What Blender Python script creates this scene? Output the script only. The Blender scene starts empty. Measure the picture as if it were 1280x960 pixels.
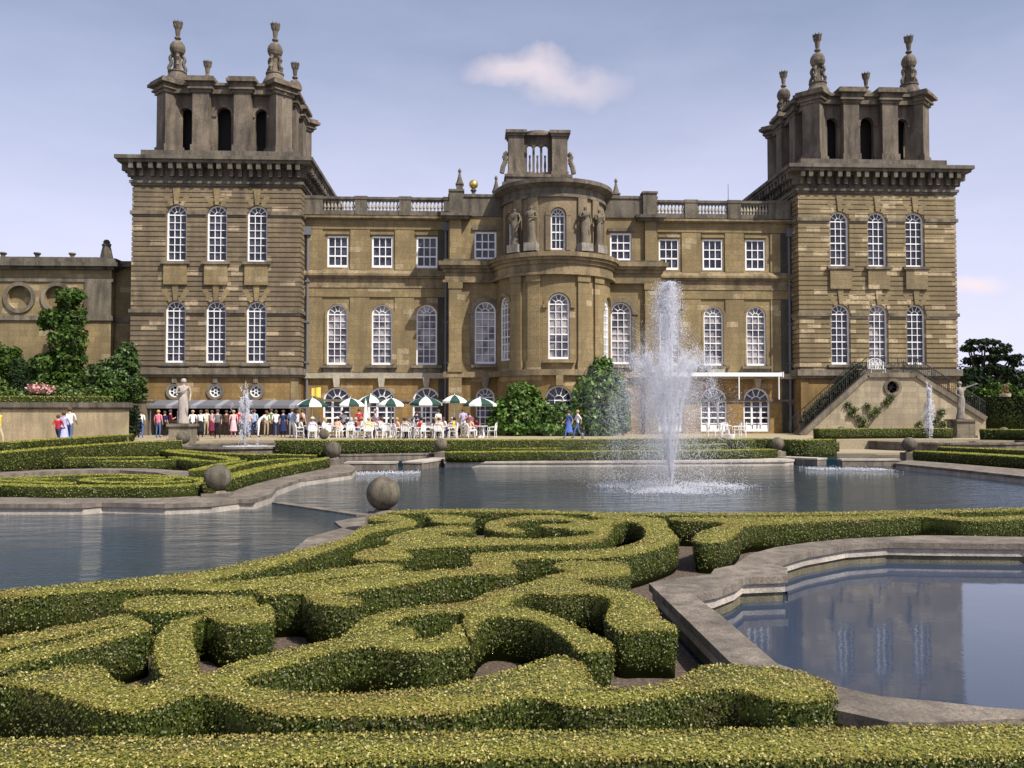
import bpy, math, random
import numpy as np
from mathutils import Vector, Matrix
from mathutils.geometry import tessellate_polygon
random.seed(7); rng = np.random.default_rng(7)
R = math.radians
sc = bpy.context.scene
C = sc.collection
# ------------------------------------------------------------------ camera
F = 1100.0; CAMZ = 2.3; YAW = math.atan(50/1100); PITCH = math.atan(37/1100)
cam = bpy.data.cameras.new('camera'); co = bpy.data.objects.new('camera', cam); C.objects.link(co)
co.location = (0, 0, CAMZ); co.rotation_euler = (math.pi/2+PITCH, 0, -YAW)
cam.sensor_width = 36; cam.lens = F/1280*36; cam.clip_end = 3000; cam.clip_start = .1
sc.camera = co
_fw = Vector((math.sin(YAW)*math.cos(PITCH), math.cos(YAW)*math.cos(PITCH), math.sin(PITCH)))
_rt = Vector((math.cos(YAW), -math.sin(YAW), 0)); _up = _rt.cross(_fw)
def ray(px, py): return _fw + _rt*((px-640)/F) + _up*((480-py)/F)
def P(px, py, Y):                       # a point of the vertical plane y = Y
    d = ray(px, py); t = Y/d.y; return (d.x*t, CAMZ+d.z*t)
def G(px, py, z=0.0):                   # a point of the level plane z
    d = ray(px, py); t = (z-CAMZ)/d.z; return (d.x*t, d.y*t)
def X(px, Y): return P(px, 517, Y)[0]
# ------------------------------------------------------------------ materials
MATS = {}
def newmat(name):
    m = bpy.data.materials.new(name); m.use_nodes = True; MATS[name] = m
    nt = m.node_tree; return m, nt, nt.nodes['Principled BSDF']
def node(nt, t, **kw):
    n = nt.nodes.new(t)
    for k, v in kw.items():
        if k in n.inputs: n.inputs[k].default_value = v
        else: setattr(n, k, v)
    return n
def ramp(nt, fac, stops):
    r = nt.nodes.new('ShaderNodeValToRGB'); nt.links.new(fac, r.inputs[0])
    el = r.color_ramp.elements
    while len(el) < len(stops): el.new(.5)
    for e, (p, c) in zip(el, stops):
        e.position = p; e.color = (c[0], c[1], c[2], 1) if not isinstance(c, (int, float)) else (c, c, c, 1)
    return r.outputs[0]
def mixc(nt, fac, a, b, mode='MIX'):
    m = nt.nodes.new('ShaderNodeMix'); m.data_type = 'RGBA'; m.blend_type = mode
    for i, v in ((0, fac), (6, a), (7, b)):
        if hasattr(v, 'is_linked'): nt.links.new(v, m.inputs[i])
        else: m.inputs[i].default_value = v if i == 0 else (v[0], v[1], v[2], 1)
    return m.outputs[2]
def bump(nt, b, h, s=.3, d=.02):
    n = nt.nodes.new('ShaderNodeBump'); n.inputs['Strength'].default_value = s; n.inputs['Distance'].default_value = d
    nt.links.new(h, n.inputs['Height']); nt.links.new(n.outputs[0], b.inputs['Normal'])
def wpos(nt): return nt.nodes.new('ShaderNodeNewGeometry').outputs['Position']
def noise(nt, co_, scale, detail=4, rough=.55, vec=(1, 1, 1)):
    if vec != (1, 1, 1):
        mp = nt.nodes.new('ShaderNodeMapping'); mp.inputs['Scale'].default_value = vec; nt.links.new(co_, mp.inputs[0]); co_ = mp.outputs[0]
    n = nt.nodes.new('ShaderNodeTexNoise'); n.inputs['Scale'].default_value = scale; n.inputs['Detail'].default_value = detail; n.inputs['Roughness'].default_value = rough
    nt.links.new(co_, n.inputs['Vector']); return n.outputs['Fac']
def stone(name, col, dark=.45, blocks=None, light=None, rough=.9, grime=.5, scale=1.0):
    """weathered limestone: large stains, streaks down the face, fine grain; blocks = brick pattern with a few newer, paler stones"""
    m, nt, b = newmat(name); p = wpos(nt)
    big = noise(nt, p, .35*scale, 5, .6); fine = noise(nt, p, 9*scale, 5, .7); streak = noise(nt, p, 1.3*scale, 4, .6, (1, 1, .18))
    c = col; dk = [v*dark for v in (col[0]*.95, col[1]*.97, col[2]*1.08)]
    base = mixc(nt, ramp(nt, big, [(.38, 0), (.64, 1)]), [v*.72 for v in col], [min(1, v*1.2) for v in col])
    if blocks:
        cx = nt.nodes.new('ShaderNodeSeparateXYZ'); nt.links.new(p, cx.inputs[0])
        ad = node(nt, 'ShaderNodeMath', operation='ADD'); nt.links.new(cx.outputs[0], ad.inputs[0]); nt.links.new(cx.outputs[1], ad.inputs[1])
        cb = nt.nodes.new('ShaderNodeCombineXYZ'); nt.links.new(ad.outputs[0], cb.inputs[0]); nt.links.new(cx.outputs[2], cb.inputs[1])
        br = nt.nodes.new('ShaderNodeTexBrick'); nt.links.new(cb.outputs[0], br.inputs['Vector'])
        br.inputs['Color1'].default_value = (0, 0, 0, 1); br.inputs['Color2'].default_value = (1, 1, 1, 1); br.inputs['Mortar'].default_value = (.5, .5, .5, 1)
        br.inputs['Scale'].default_value = 1; br.inputs['Mortar Size'].default_value = .012; br.inputs['Brick Width'].default_value = blocks[0]; br.inputs['Row Height'].default_value = blocks[1]
        br.inputs['Bias'].default_value = 0; br.offset = .5
        base = mixc(nt, ramp(nt, br.outputs['Color'], [(0, 0), (.5, .25), (1, .75)]), base, [v*.68 for v in col])
        if light:
            base = mixc(nt, ramp(nt, br.outputs['Color'], [(light[0]-.01, 0), (light[0], 1)]), base, light[1])
        base = mixc(nt, ramp(nt, br.outputs['Fac'], [(0, 0), (1, .55)]), base, [v*.3 for v in col])
    base = mixc(nt, ramp(nt, streak, [(.42, 0), (.75, grime)]), base, dk)
    base = mixc(nt, ramp(nt, fine, [(.36, .6), (.56, 0)]), base, dk)
    nt.links.new(base, b.inputs['Base Color']); b.inputs['Roughness'].default_value = rough; b.inputs['Specular IOR Level'].default_value = .25
    bump(nt, b, fine, .5, .03)
    return m
def plain(name, col, rough=.6, metal=0, spec=.5, var=.15, sc_=6):
    m, nt, b = newmat(name); n = noise(nt, wpos(nt), sc_, 3)
    nt.links.new(mixc(nt, n, [v*(1-var) for v in col], [min(1, v*(1+var)) for v in col]), b.inputs['Base Color'])
    b.inputs['Roughness'].default_value = rough; b.inputs['Metallic'].default_value = metal; b.inputs['Specular IOR Level'].default_value = spec
    return m
def leafmat(name, stops, rough=.45, trans=.15, patch=None, spec=.4):
    m, nt, b = newmat(name); g = nt.nodes.new('ShaderNodeNewGeometry')
    c = ramp(nt, g.outputs['Random Per Island'], stops)
    if patch:
        c = mixc(nt, ramp(nt, noise(nt, g.outputs['Position'], patch[0], 4, .6), [(.5, 0), (.72, patch[2])]), c, patch[1])
    nt.links.new(c, b.inputs['Base Color']); b.inputs['Roughness'].default_value = rough; b.inputs['Specular IOR Level'].default_value = spec
    t = nt.nodes.new('ShaderNodeBsdfTranslucent'); nt.links.new(c, t.inputs[0])
    mx = nt.nodes.new('ShaderNodeMixShader'); mx.inputs[0].default_value = trans
    nt.links.new(b.outputs[0], mx.inputs[1]); nt.links.new(t.outputs[0], mx.inputs[2]); nt.links.new(mx.outputs[0], nt.nodes['Material Output'].inputs[0])
    return m
S_TL = stone('tower_stone', (.245, .187, .115), blocks=(1.15, .36), light=(.90, (.48, .37, .24)), grime=.85)
S_TR = stone('tower_stone_paler', (.30, .228, .125), blocks=(1.05, .36), light=(.80, (.52, .41, .25)), grime=.6)
S_WALL = stone('wall_stone', (.31, .23, .115), blocks=(.9, .42), light=(.95, (.42, .33, .2)), grime=.85)
S_GOLD = stone('golden_stone', (.34, .22, .085), blocks=(.9, .38), light=(.93, (.45, .33, .18)), grime=.95, dark=.4)
S_TRIM = stone('trim_stone', (.235, .195, .14), grime=1, dark=.25, scale=1.4)
S_STRIP = stone('dark_strip_stone', (.085, .08, .06), grime=.9, dark=.4)
S_BAND = stone('band_stone', (.29, .22, .125), grime=1, dark=.3, scale=1.3)
S_PALE = stone('pale_ledge_stone', (.42, .37, .28), grime=.6, dark=.4)
S_DARK = stone('weathered_stone', (.18, .152, .115), grime=1, dark=.22, scale=1.5)
S_PAV = stone('belvedere_stone', (.20, .16, .118), grime=1, dark=.25, scale=1.6)
S_COP = stone('coping_stone', (.235, .195, .155), grime=.9, dark=.3, scale=4)
S_MUD = stone('algae_stone', (.19, .165, .11), grime=.8, dark=.4, scale=4)
S_RIM = stone('pale_rim_stone', (.52, .45, .37), grime=.6, dark=.45, scale=3)
S_BALL = stone('lichen_stone', (.17, .145, .105), grime=1, dark=.25, scale=5)
S_STAT = stone('statue_stone', (.34, .30, .25), grime=.9, dark=.3, scale=5)
S_GW = stone('garden_wall_stone', (.42, .33, .20), grime=.9, dark=.5, scale=2)
WHITE = plain('white_paint', (.82, .81, .80), .5)
WPLAS = plain('white_garden_plastic', (.8, .79, .78), .4)
IRON = plain('black_iron', (.02, .02, .022), .5)
LEAD = plain('grey_lead', (.13, .13, .145), .55)
GOLD = plain('gilded_metal', (.85, .60, .16), .3, .9)
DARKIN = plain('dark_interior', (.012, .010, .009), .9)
GREENC = plain('green_canvas', (.012, .05, .035), .8)
WCANV = plain('white_canvas', (.8, .8, .76), .8)
YELLOW = plain('yellow_cloth', (.75, .52, .08), .8)
WOODP = plain('brown_wood', (.10, .06, .035), .7)
def glassmat(name, c1, c2, sc_=1.3):
    m, nt, b = newmat(name); n = noise(nt, wpos(nt), sc_, 2)
    nt.links.new(ramp(nt, n, [(.42, c1), (.6, c2)]), b.inputs['Base Color'])
    b.inputs['Roughness'].default_value = .06; b.inputs['IOR'].default_value = 1.5
    n2 = noise(nt, wpos(nt), 1.1, 2); bump(nt, b, n2, .25, .05); return m
GLASS = glassmat('window_glass', (.012, .012, .022), (.05, .05, .075))
GLASSC = glassmat('window_glass_over_net_curtain', (.05, .045, .06), (.34, .31, .31), 1.0)
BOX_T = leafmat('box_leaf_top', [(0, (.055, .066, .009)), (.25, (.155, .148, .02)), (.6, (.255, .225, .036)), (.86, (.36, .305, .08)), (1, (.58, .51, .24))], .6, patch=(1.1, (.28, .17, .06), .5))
BOX_S = leafmat('box_leaf_side', [(0, (.016, .032, .004)), (.5, (.06, .078, .009)), (.85, (.13, .14, .02)), (1, (.30, .29, .10))], .5, patch=(2.2, (.12, .085, .04), .7))  # side leaves painted darker as shading, besides the tops' yellower new growth
BOX_F = leafmat('box_leaf_far_top', [(0, (.10, .115, .01)), (.5, (.26, .26, .03)), (1, (.42, .39, .08))])
m, nt, b = newmat('box_twig_top'); p_ = wpos(nt); nt.links.new(ramp(nt, noise(nt, p_, 55, 3, .7), [(.35, (.05, .06, .006)), (.55, (.15, .15, .02)), (.7, (.27, .25, .045))]), b.inputs['Base Color']); b.inputs['Roughness'].default_value = .95
BOX_BT = m
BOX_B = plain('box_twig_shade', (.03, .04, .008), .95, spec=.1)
MAGN = leafmat('magnolia_leaf', [(0, (.018, .05, .008)), (.5, (.07, .15, .02)), (.9, (.16, .26, .05)), (1, (.3, .36, .14))], .35, .25)
TREEL = leafmat('tree_leaf', [(0, (.014, .036, .006)), (.6, (.05, .10, .014)), (1, (.12, .18, .03))], .6, .25, spec=.2)
TREED = leafmat('dark_tree_leaf', [(0, (.006, .014, .005)), (.7, (.016, .03, .010)), (1, (.04, .06, .02))], .7, .08, spec=.15)
SHRUB = leafmat('shrub_leaf', [(0, (.02, .045, .008)), (.5, (.06, .10, .016)), (1, (.15, .19, .035))])
PINKF = leafmat('pink_blossom', [(0, (.45, .17, .17)), (.6, (.65, .33, .30)), (1, (.8, .6, .5))])
YEW = leafmat('yew_leaf', [(0, (.002, .003, .002)), (1, (.006, .008, .005))], .95, .02, spec=.05)
BARK = plain('bark', (.08, .055, .035), .9)
# gravel / grass / path
m, nt, b = newmat('gravel_soil'); p = wpos(nt); n1 = noise(nt, p, 26, 4, .85); n2 = noise(nt, p, 2.2, 4)
c = ramp(nt, n1, [(.36, (.03, .02, .014)), (.5, (.085, .058, .042)), (.62, (.20, .15, .11)), (.72, (.30, .26, .2))])
nt.links.new(mixc(nt, ramp(nt, n2, [(.4, 0), (.7, .5)]), c, (.07, .05, .035)), b.inputs['Base Color']); b.inputs['Roughness'].default_value = .95; bump(nt, b, n1, .8, .02)
SOIL = m
m, nt, b = newmat('pale_gravel_path'); p = wpos(nt); n1 = noise(nt, p, 14, 4, .8)
nt.links.new(ramp(nt, n1, [(.3, (.22, .17, .11)), (.7, (.40, .33, .22))]), b.inputs['Base Color']); b.inputs['Roughness'].default_value = .95
PATH = m
m, nt, b = newmat('grass_ground'); p = wpos(nt); n1 = noise(nt, p, 3, 6, .7)
nt.links.new(ramp(nt, n1, [(.3, (.03, .05, .012)), (.7, (.08, .11, .025))]), b.inputs['Base Color']); b.inputs['Roughness'].default_value = .95
GRASS = m
def watermat(name, col, s1, k1, s2, k2, vec):
    m, nt, b = newmat(name); p = wpos(nt)
    a = noise(nt, p, s1, 3, .6, vec); c2 = noise(nt, p, s2, 4, .65, vec)
    big = noise(nt, p, .25, 3)
    nt.links.new(mixc(nt, big, [v*.75 for v in col], [v*1.3 for v in col]), b.inputs['Base Color'])
    b.inputs['Roughness'].default_value = .04; b.inputs['IOR'].default_value = 1.33
    pat = node(nt, 'ShaderNodeMath', operation='MULTIPLY'); nt.links.new(a, pat.inputs[0]); nt.links.new(ramp(nt, noise(nt, p, .22, 3, .6, (.6, 1.4, 1)), [(.38, .25), (.62, 1.0)]), pat.inputs[1]); a = pat.outputs[0]
    s = node(nt, 'ShaderNodeMath', operation='MULTIPLY_ADD'); nt.links.new(a, s.inputs[0]); s.inputs[1].default_value = k1
    q = node(nt, 'ShaderNodeMath', operation='MULTIPLY'); nt.links.new(c2, q.inputs[0]); q.inputs[1].default_value = k2; nt.links.new(q.outputs[0], s.inputs[2])
    bump(nt, b, s.outputs[0], 1, 1.0); return m
WATER = watermat('rippled_water', (.010, .028, .042), 1.7, .085, 6.5, .02, (.75, 1.5, 1))
CALM = watermat('calm_water', (.040, .054, .085), .7, .0022, 2.2, .0012, (1, 1, 1))
m, nt, b = newmat('water_drops'); b.inputs['Base Color'].default_value = (.93, .93, .97, 1); b.inputs['Roughness'].default_value = .25
t = nt.nodes.new('ShaderNodeBsdfTranslucent'); t.inputs[0].default_value = (.93, .93, .98, 1)
mx = nt.nodes.new('ShaderNodeMixShader'); mx.inputs[0].default_value = .5
nt.links.new(b.outputs[0], mx.inputs[1]); nt.links.new(t.outputs[0], mx.inputs[2]); nt.links.new(mx.outputs[0], nt.nodes['Material Output'].inputs[0])
DROP = m
m = bpy.data.materials.new('water_mist'); m.use_nodes = True; nt = m.node_tree; nt.nodes.remove(nt.nodes['Principled BSDF'])
pv = nt.nodes.new('ShaderNodeVolumePrincipled'); pv.inputs['Color'].default_value = (.96, .96, 1, 1); pv.inputs['Anisotropy'].default_value = .2
tcm = nt.nodes.new('ShaderNodeTexCoord'); mp = nt.nodes.new('ShaderNodeMapping'); mp.inputs['Location'].default_value = (0, 0, -1.35); mp.inputs['Scale'].default_value = (1/1.75, 1/1.75, 1/2.6)
nt.links.new(tcm.outputs['Object'], mp.inputs[0]); ln = node(nt, 'ShaderNodeVectorMath', operation='LENGTH'); nt.links.new(mp.outputs[0], ln.inputs[0])
fo = ramp(nt, ln.outputs['Value'], [(.1, 1), (.55, .35), (1, 0)]); no = ramp(nt, noise(nt, tcm.outputs['Object'], 1.6, 4, .6, (1.4, 1.4, .6)), [(.35, .25), (.7, 1)])
mu = node(nt, 'ShaderNodeMath', operation='MULTIPLY'); nt.links.new(fo, mu.inputs[0]); nt.links.new(no, mu.inputs[1]); mu2 = node(nt, 'ShaderNodeMath', operation='MULTIPLY'); nt.links.new(mu.outputs[0], mu2.inputs[0]); mu2.inputs[1].default_value = .75
nt.links.new(mu2.outputs[0], pv.inputs['Density']); nt.links.new(pv.outputs[0], nt.nodes['Material Output'].inputs['Volume']); MIST = m
# ------------------------------------------------------------------ objects and tags
def tag(o, label=None, cat=None, group=None, kind=None):
    if label: o['label'] = label
    if cat: o['category'] = cat
    if group: o['group'] = group
    if kind: o['kind'] = kind
    return o
def empty(name, loc=(0, 0, 0), rz=0, parent=None):
    o = bpy.data.objects.new(name, None); C.objects.link(o); o.location = loc; o.rotation_euler = (0, 0, rz); o.empty_display_size = .2
    if parent: o.parent = parent
    return o
def link(name, mesh, parent=None, loc=(0, 0, 0), rz=0, scale=None):
    o = bpy.data.objects.new(name, mesh); C.objects.link(o); o.location = loc; o.rotation_euler = (0, 0, rz)
    if scale: o.scale = scale
    if parent: o.parent = parent
    return o
def children(o, allo): return [c for c in allo if c.parent == o]
KIDS = {}
def copy_tree(o, loc=None, rz=None, scale=None, parent=None):
    """a copy of a thing with copies of its parts and sub-parts"""
    c = o.copy(); C.objects.link(c)
    if loc is not None: c.location = loc
    if rz is not None: c.rotation_euler = (0, 0, rz)
    if scale is not None: c.scale = scale
    if parent is not None: c.parent = parent
    for ch in list(o.children): copy_tree(ch, parent=c)
    return c
class MB:
    def __init__(s): s.v = []; s.f = []; s.m = []
    def add(s, vs, fs, m=0):
        k = len(s.v); s.v += [tuple(p) for p in vs]; s.f += [tuple(i+k for i in f) for f in fs]; s.m += [m]*len(fs); return s
    def box(s, x0, x1, y0, y1, z0, z1, m=0):
        v = [(x, y, z) for z in (z0, z1) for y in (y0, y1) for x in (x0, x1)]
        return s.add(v, [(0, 2, 3, 1), (4, 5, 7, 6), (0, 1, 5, 4), (2, 6, 7, 3), (0, 4, 6, 2), (1, 3, 7, 5)], m)
    def hexa(s, pts, m=0):      # 8 points: lower ring of 4 then upper ring of 4
        return s.add(pts, [(0, 3, 2, 1), (4, 5, 6, 7), (0, 1, 5, 4), (1, 2, 6, 5), (2, 3, 7, 6), (3, 0, 4, 7)], m)
    def lathe(s, prof, cx=0, cy=0, cz=0, n=16, m=0, a0=0, a1=2*math.pi, sq=None):
        full = abs(a1-a0-2*math.pi) < 1e-6; k = n if full else n+1; v = []
        for r, z in prof:
            for i in range(k):
                a = a0+(a1-a0)*i/n; v.append((cx+r*math.cos(a), cy+r*math.sin(a), cz+z))
        f = []
        for j in range(len(prof)-1):
            for i in range(n):
                a, b_ = j*k+i, j*k+(i+1) % k; f.append((a, b_, b_+k, a+k))
        if full:
            f.append(tuple(range(k-1, -1, -1))); f.append(tuple((len(prof)-1)*k+i for i in range(k)))
        return s.add(v, f, m)
    def tube(s, p0, p1, r0, r1=None, n=6, m=0):
        r1 = r0 if r1 is None else r1; p0 = Vector(p0); p1 = Vector(p1); d = (p1-p0)
        if d.length < 1e-6: return s
        d.normalize(); a = d.orthogonal().normalized(); b_ = d.cross(a); v = []
        for p, r in ((p0, r0), (p1, r1)):
            for i in range(n):
                t = 2*math.pi*i/n; v.append(p+a*(r*math.cos(t))+b_*(r*math.sin(t)))
        f = [(i, (i+1) % n, n+(i+1) % n, n+i) for i in range(n)]+[tuple(range(n-1, -1, -1)), tuple(range(n, 2*n))]
        return s.add(v, f, m)
    def path(s, pts, r, n=6, m=0):
        for a, b_ in zip(pts, pts[1:]): s.tube(a, b_, r, r, n, m)
        return s
    def prism(s, poly, z0, z1, m=0, mtop=None, y=None):
        """level outline extruded from z0 to z1; with y=(y0,y1) an upright outline (x,z) extruded in y"""
        n = len(poly); k = len(s.v)
        tris = tessellate_polygon([[Vector((p[0], p[1], 0)) for p in poly]])
        ar = sum(poly[i][0]*poly[(i+1) % n][1]-poly[(i+1) % n][0]*poly[i][1] for i in range(n))
        if y is None: v = [(p[0], p[1], z0) for p in poly]+[(p[0], p[1], z1) for p in poly]
        else: v = [(p[0], y[0], p[1]) for p in poly]+[(p[0], y[1], p[1]) for p in poly]
        top = []; bot = []
        for t in tris:
            a, b_, c = t; o = (poly[b_][0]-poly[a][0])*(poly[c][1]-poly[a][1])-(poly[b_][1]-poly[a][1])*(poly[c][0]-poly[a][0])
            if o < 0: a, c = c, a
            top.append((a+n, b_+n, c+n)); bot.append((c, b_, a))
        side = [(i, (i+1) % n, (i+1) % n+n, i+n) if ar > 0 else ((i+1) % n, i, i+n, (i+1) % n+n) for i in range(n)]
        if y is not None:
            fl = lambda L: [tuple(reversed(f)) for f in L]; top, bot, side = fl(top), fl(bot), fl(side)
        s.add(v, top, m if mtop is None else mtop)
        k2 = k; s.f += [tuple(i+k2 for i in f) for f in bot+side]; s.m += [m]*(len(bot)+len(side)); return s
    def mesh(s, name, mats, smooth=False):
        me = bpy.data.meshes.new(name); me.from_pydata(s.v, [], s.f)
        for mt in (mats if isinstance(mats, (list, tuple)) else [mats]): me.materials.append(mt)
        me.polygons.foreach_set('material_index', s.m)
        if smooth: me.polygons.foreach_set('use_smooth', [True]*len(s.f))
        me.update(); return me
    def build(s, name, mats, parent=None, smooth=False, loc=(0, 0, 0), rz=0):
        return link(name, s.mesh(name, mats, smooth), parent, loc, rz)
def clusters(b_):
    """separate touching groups of faces of a builder into builders of their own"""
    n = len(b_.v); par = list(range(n))
    def find(i):
        while par[i] != i: par[i] = par[par[i]]; i = par[i]
        return i
    for f in b_.f:
        r0 = find(f[0])
        for i in f[1:]:
            r1 = find(i)
            if r1 != r0: par[r1] = r0
    root = [find(i) for i in range(n)]; bb = {}
    for i, r in enumerate(root):
        v = b_.v[i]; q = bb.setdefault(r, [list(v), list(v)])
        for k in range(3): q[0][k] = min(q[0][k], v[k]); q[1][k] = max(q[1][k], v[k])
    ks = list(bb); g = {k: k for k in ks}
    def gf(k):
        while g[k] != k: g[k] = g[g[k]]; k = g[k]
        return k
    e = .012
    for i, a in enumerate(ks):
        A = bb[a]
        for c in ks[i+1:]:
            B = bb[c]
            if all(A[0][k] <= B[1][k]+e and B[0][k] <= A[1][k]+e for k in range(3)):
                x, y = gf(a), gf(c)
                if x != y: g[y] = x
    grp = {}
    for r in ks: grp.setdefault(gf(r), set()).add(r)
    out = []
    fr_ = [root[f[0]] for f in b_.f]
    for s_ in grp.values():
        m = MB(); mp = {}
        for i, r in enumerate(root):
            if r in s_: mp[i] = len(m.v); m.v.append(b_.v[i])
        for f, r, mt in zip(b_.f, fr_, b_.m):
            if r in s_: m.f.append(tuple(mp[i] for i in f)); m.m.append(mt)
        out.append(m)
    return out
def smooth_obj(o, ang=40):
    me = o.data; me.polygons.foreach_set('use_smooth', [True]*len(me.polygons))
    me.set_sharp_from_angle(angle=R(ang)); return o
def chaikin(P_, it=2, keep=.22):
    for _ in range(it):
        Q = []; n = len(P_)
        for i in range(n):
            a, b_ = P_[i], P_[(i+1) % n]
            Q.append((a[0]*(1-keep)+b_[0]*keep, a[1]*(1-keep)+b_[1]*keep)); Q.append((a[0]*keep+b_[0]*(1-keep), a[1]*keep+b_[1]*(1-keep)))
        P_ = Q
    return P_
def offset(poly, d):
    n = len(poly); ar = sum(poly[i][0]*poly[(i+1) % n][1]-poly[(i+1) % n][0]*poly[i][1] for i in range(n)); sg = 1 if ar > 0 else -1
    out = []
    for i in range(n):
        a, b_, c = Vector(poly[i-1]), Vector(poly[i]), Vector(poly[(i+1) % n])
        u = (b_-a).normalized() if (b_-a).length > 1e-9 else Vector((0, 0)); w = (c-b_).normalized() if (c-b_).length > 1e-9 else u
        t = (u+w); t = t.normalized() if t.length > 1e-6 else u
        nrm = Vector((t.y, -t.x))*sg; out.append((b_.x+nrm.x*d, b_.y+nrm.y*d))
    return out
# ------------------------------------------------------------------ leaves
def leaves(pts, nrm, size, spread=.9, jit=.3):
    """one small rhombic leaf per point; returns vertex array (4n,3)"""
    n = len(pts); rn = rng.normal(size=(n, 3)); rn /= np.linalg.norm(rn, axis=1)[:, None]
    nn = nrm+rn*spread; nn /= np.linalg.norm(nn, axis=1)[:, None]+1e-9
    r2 = rng.normal(size=(n, 3)); t = np.cross(nn, r2); t /= np.linalg.norm(t, axis=1)[:, None]+1e-9; b_ = np.cross(nn, t)
    s = (size*(1+jit*rng.uniform(-1, 1, n)))[:, None]
    return np.stack([pts-t*s*.6, pts+b_*s*.36, pts+t*s*.6, pts-b_*s*.36], 1).reshape(-1, 3)
def leafmesh(name, groups, mats, body=None):
    """groups: list of (vertex array, material index); body: MB merged first"""
    bv = np.array(body.v, dtype=np.float32).reshape(-1, 3) if body else np.zeros((0, 3), np.float32)
    bf = body.f if body else []; bm_ = list(body.m) if body else []
    V = np.concatenate([bv]+[g[0].astype(np.float32) for g in groups]); nv = len(V); nl = (nv-len(bv))//4
    loops = [i for f in bf for i in f]; starts = []; tot = []; k = 0
    for f in bf: starts.append(k); tot.append(len(f)); k += len(f)
    L = np.concatenate([np.array(loops, np.int32), np.arange(len(bv), nv, dtype=np.int32)])
    ST = np.concatenate([np.array(starts, np.int32), k+4*np.arange(nl, dtype=np.int32)])
    MI = np.concatenate([np.array(bm_, np.int32)]+[np.full(len(g[0])//4, g[1], np.int32) for g in groups])
    me = bpy.data.meshes.new(name); me.vertices.add(nv); me.loops.add(len(L)); me.polygons.add(len(ST))
    me.vertices.foreach_set('co', V.ravel()); me.loops.foreach_set('vertex_index', L); me.polygons.foreach_set('loop_start', ST)
    me.polygons.foreach_set('material_index', MI)
    for mt in mats: me.materials.append(mt)
    me.update(calc_edges=True); me.validate(); return me
def wob(p, k=1.0):
    return (np.sin(p[:, 0]*5.1*k+1.3*np.sin(p[:, 1]*3.7*k))+np.sin(p[:, 1]*6.3*k+p[:, 2]*4)+np.sin((p[:, 0]+p[:, 1])*11*k+p[:, 2]*9))/3
def hedge(poly, ztop, z0, dens, size, label, name='box_hedge', group='clipped box hedges', mats=None, dens_side=None, smooth=2, cat='hedge', body=None, parent=None):
    if smooth: poly = chaikin(poly, smooth)
    inner = poly
    b_ = MB(); b_.prism(offset(poly, -.018), z0, ztop-.012, mtop=3)
    n = len(poly); tris = tessellate_polygon([[Vector((p[0], p[1], 0)) for p in poly]])
    A = np.array(poly); T = np.array(tris); a, bb, c = A[T[:, 0]], A[T[:, 1]], A[T[:, 2]]
    ar = np.abs((bb[:, 0]-a[:, 0])*(c[:, 1]-a[:, 1])-(bb[:, 1]-a[:, 1])*(c[:, 0]-a[:, 0]))/2
    N = int(ar.sum()*dens); idx = rng.choice(len(T), N, p=ar/ar.sum()); u = rng.random((N, 1)); v = rng.random((N, 1))
    fl = (u+v > 1); u = np.where(fl, 1-u, u); v = np.where(fl, 1-v, v)
    p2 = a[idx]+(bb[idx]-a[idx])*u+(c[idx]-a[idx])*v
    pt = np.column_stack([p2, np.full(N, ztop)]); pt[:, 2] += wob(pt)*.010+rng.normal(size=N)*.007
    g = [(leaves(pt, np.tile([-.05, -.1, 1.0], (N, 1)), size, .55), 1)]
    # sides
    B = np.roll(A, -1, 0); L = np.linalg.norm(B-A, axis=1); sg = 1 if sum(A[:, 0]*B[:, 1]-B[:, 0]*A[:, 1]) > 0 else -1
    nr = np.column_stack([(B-A)[:, 1], -(B-A)[:, 0]])*sg/np.maximum(L, 1e-9)[:, None]
    M = int(L.sum()*(ztop-z0)*(dens_side or dens)*.8); idx = rng.choice(n, M, p=L/L.sum()); u = rng.random((M, 1))
    p2 = A[idx]+(B[idx]-A[idx])*u; nn = nr[idx]; z = z0+(ztop-z0)*np.sqrt(rng.random(M)*.97+.03)
    ps = np.column_stack([p2, z]); off = wob(ps)*.016+rng.normal(size=M)*.010-.006*(z > ztop-.02); ps[:, :2] += nn*off[:, None]
    top = (z > ztop-.015-.02*rng.random(M))
    n3 = np.column_stack([nn, np.full(M, .12)])
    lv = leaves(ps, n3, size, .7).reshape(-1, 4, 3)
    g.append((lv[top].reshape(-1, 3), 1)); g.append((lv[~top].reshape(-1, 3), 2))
    # ragged shoots just over the clipped edge
    K = int(L.sum()*dens/45); idx = rng.choice(n, K, p=L/L.sum()); u = rng.random((K, 1)); p2 = A[idx]+(B[idx]-A[idx])*u-nr[idx]*rng.random((K, 1))*.05
    pk = np.column_stack([p2, ztop+rng.random(K)*.012]); g.append((leaves(pk, np.tile([0, 0, .6], (K, 1)), size), 1))
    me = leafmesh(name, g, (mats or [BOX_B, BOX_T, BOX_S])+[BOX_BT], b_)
    o = link(name, me, parent)
    if label: tag(o, label, cat, group)
    return o
def stroke(pts, w):
    """a closed outline of width w round an open line"""
    l = []; r = []
    for i, p in enumerate(pts):
        a = Vector(pts[max(0, i-1)]); b_ = Vector(pts[min(len(pts)-1, i+1)]); t = (b_-a).normalized(); nrm = Vector((-t.y, t.x))*(w/2)
        l.append((p[0]+nrm.x, p[1]+nrm.y)); r.append((p[0]-nrm.x, p[1]-nrm.y))
    return l+r[::-1]
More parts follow.
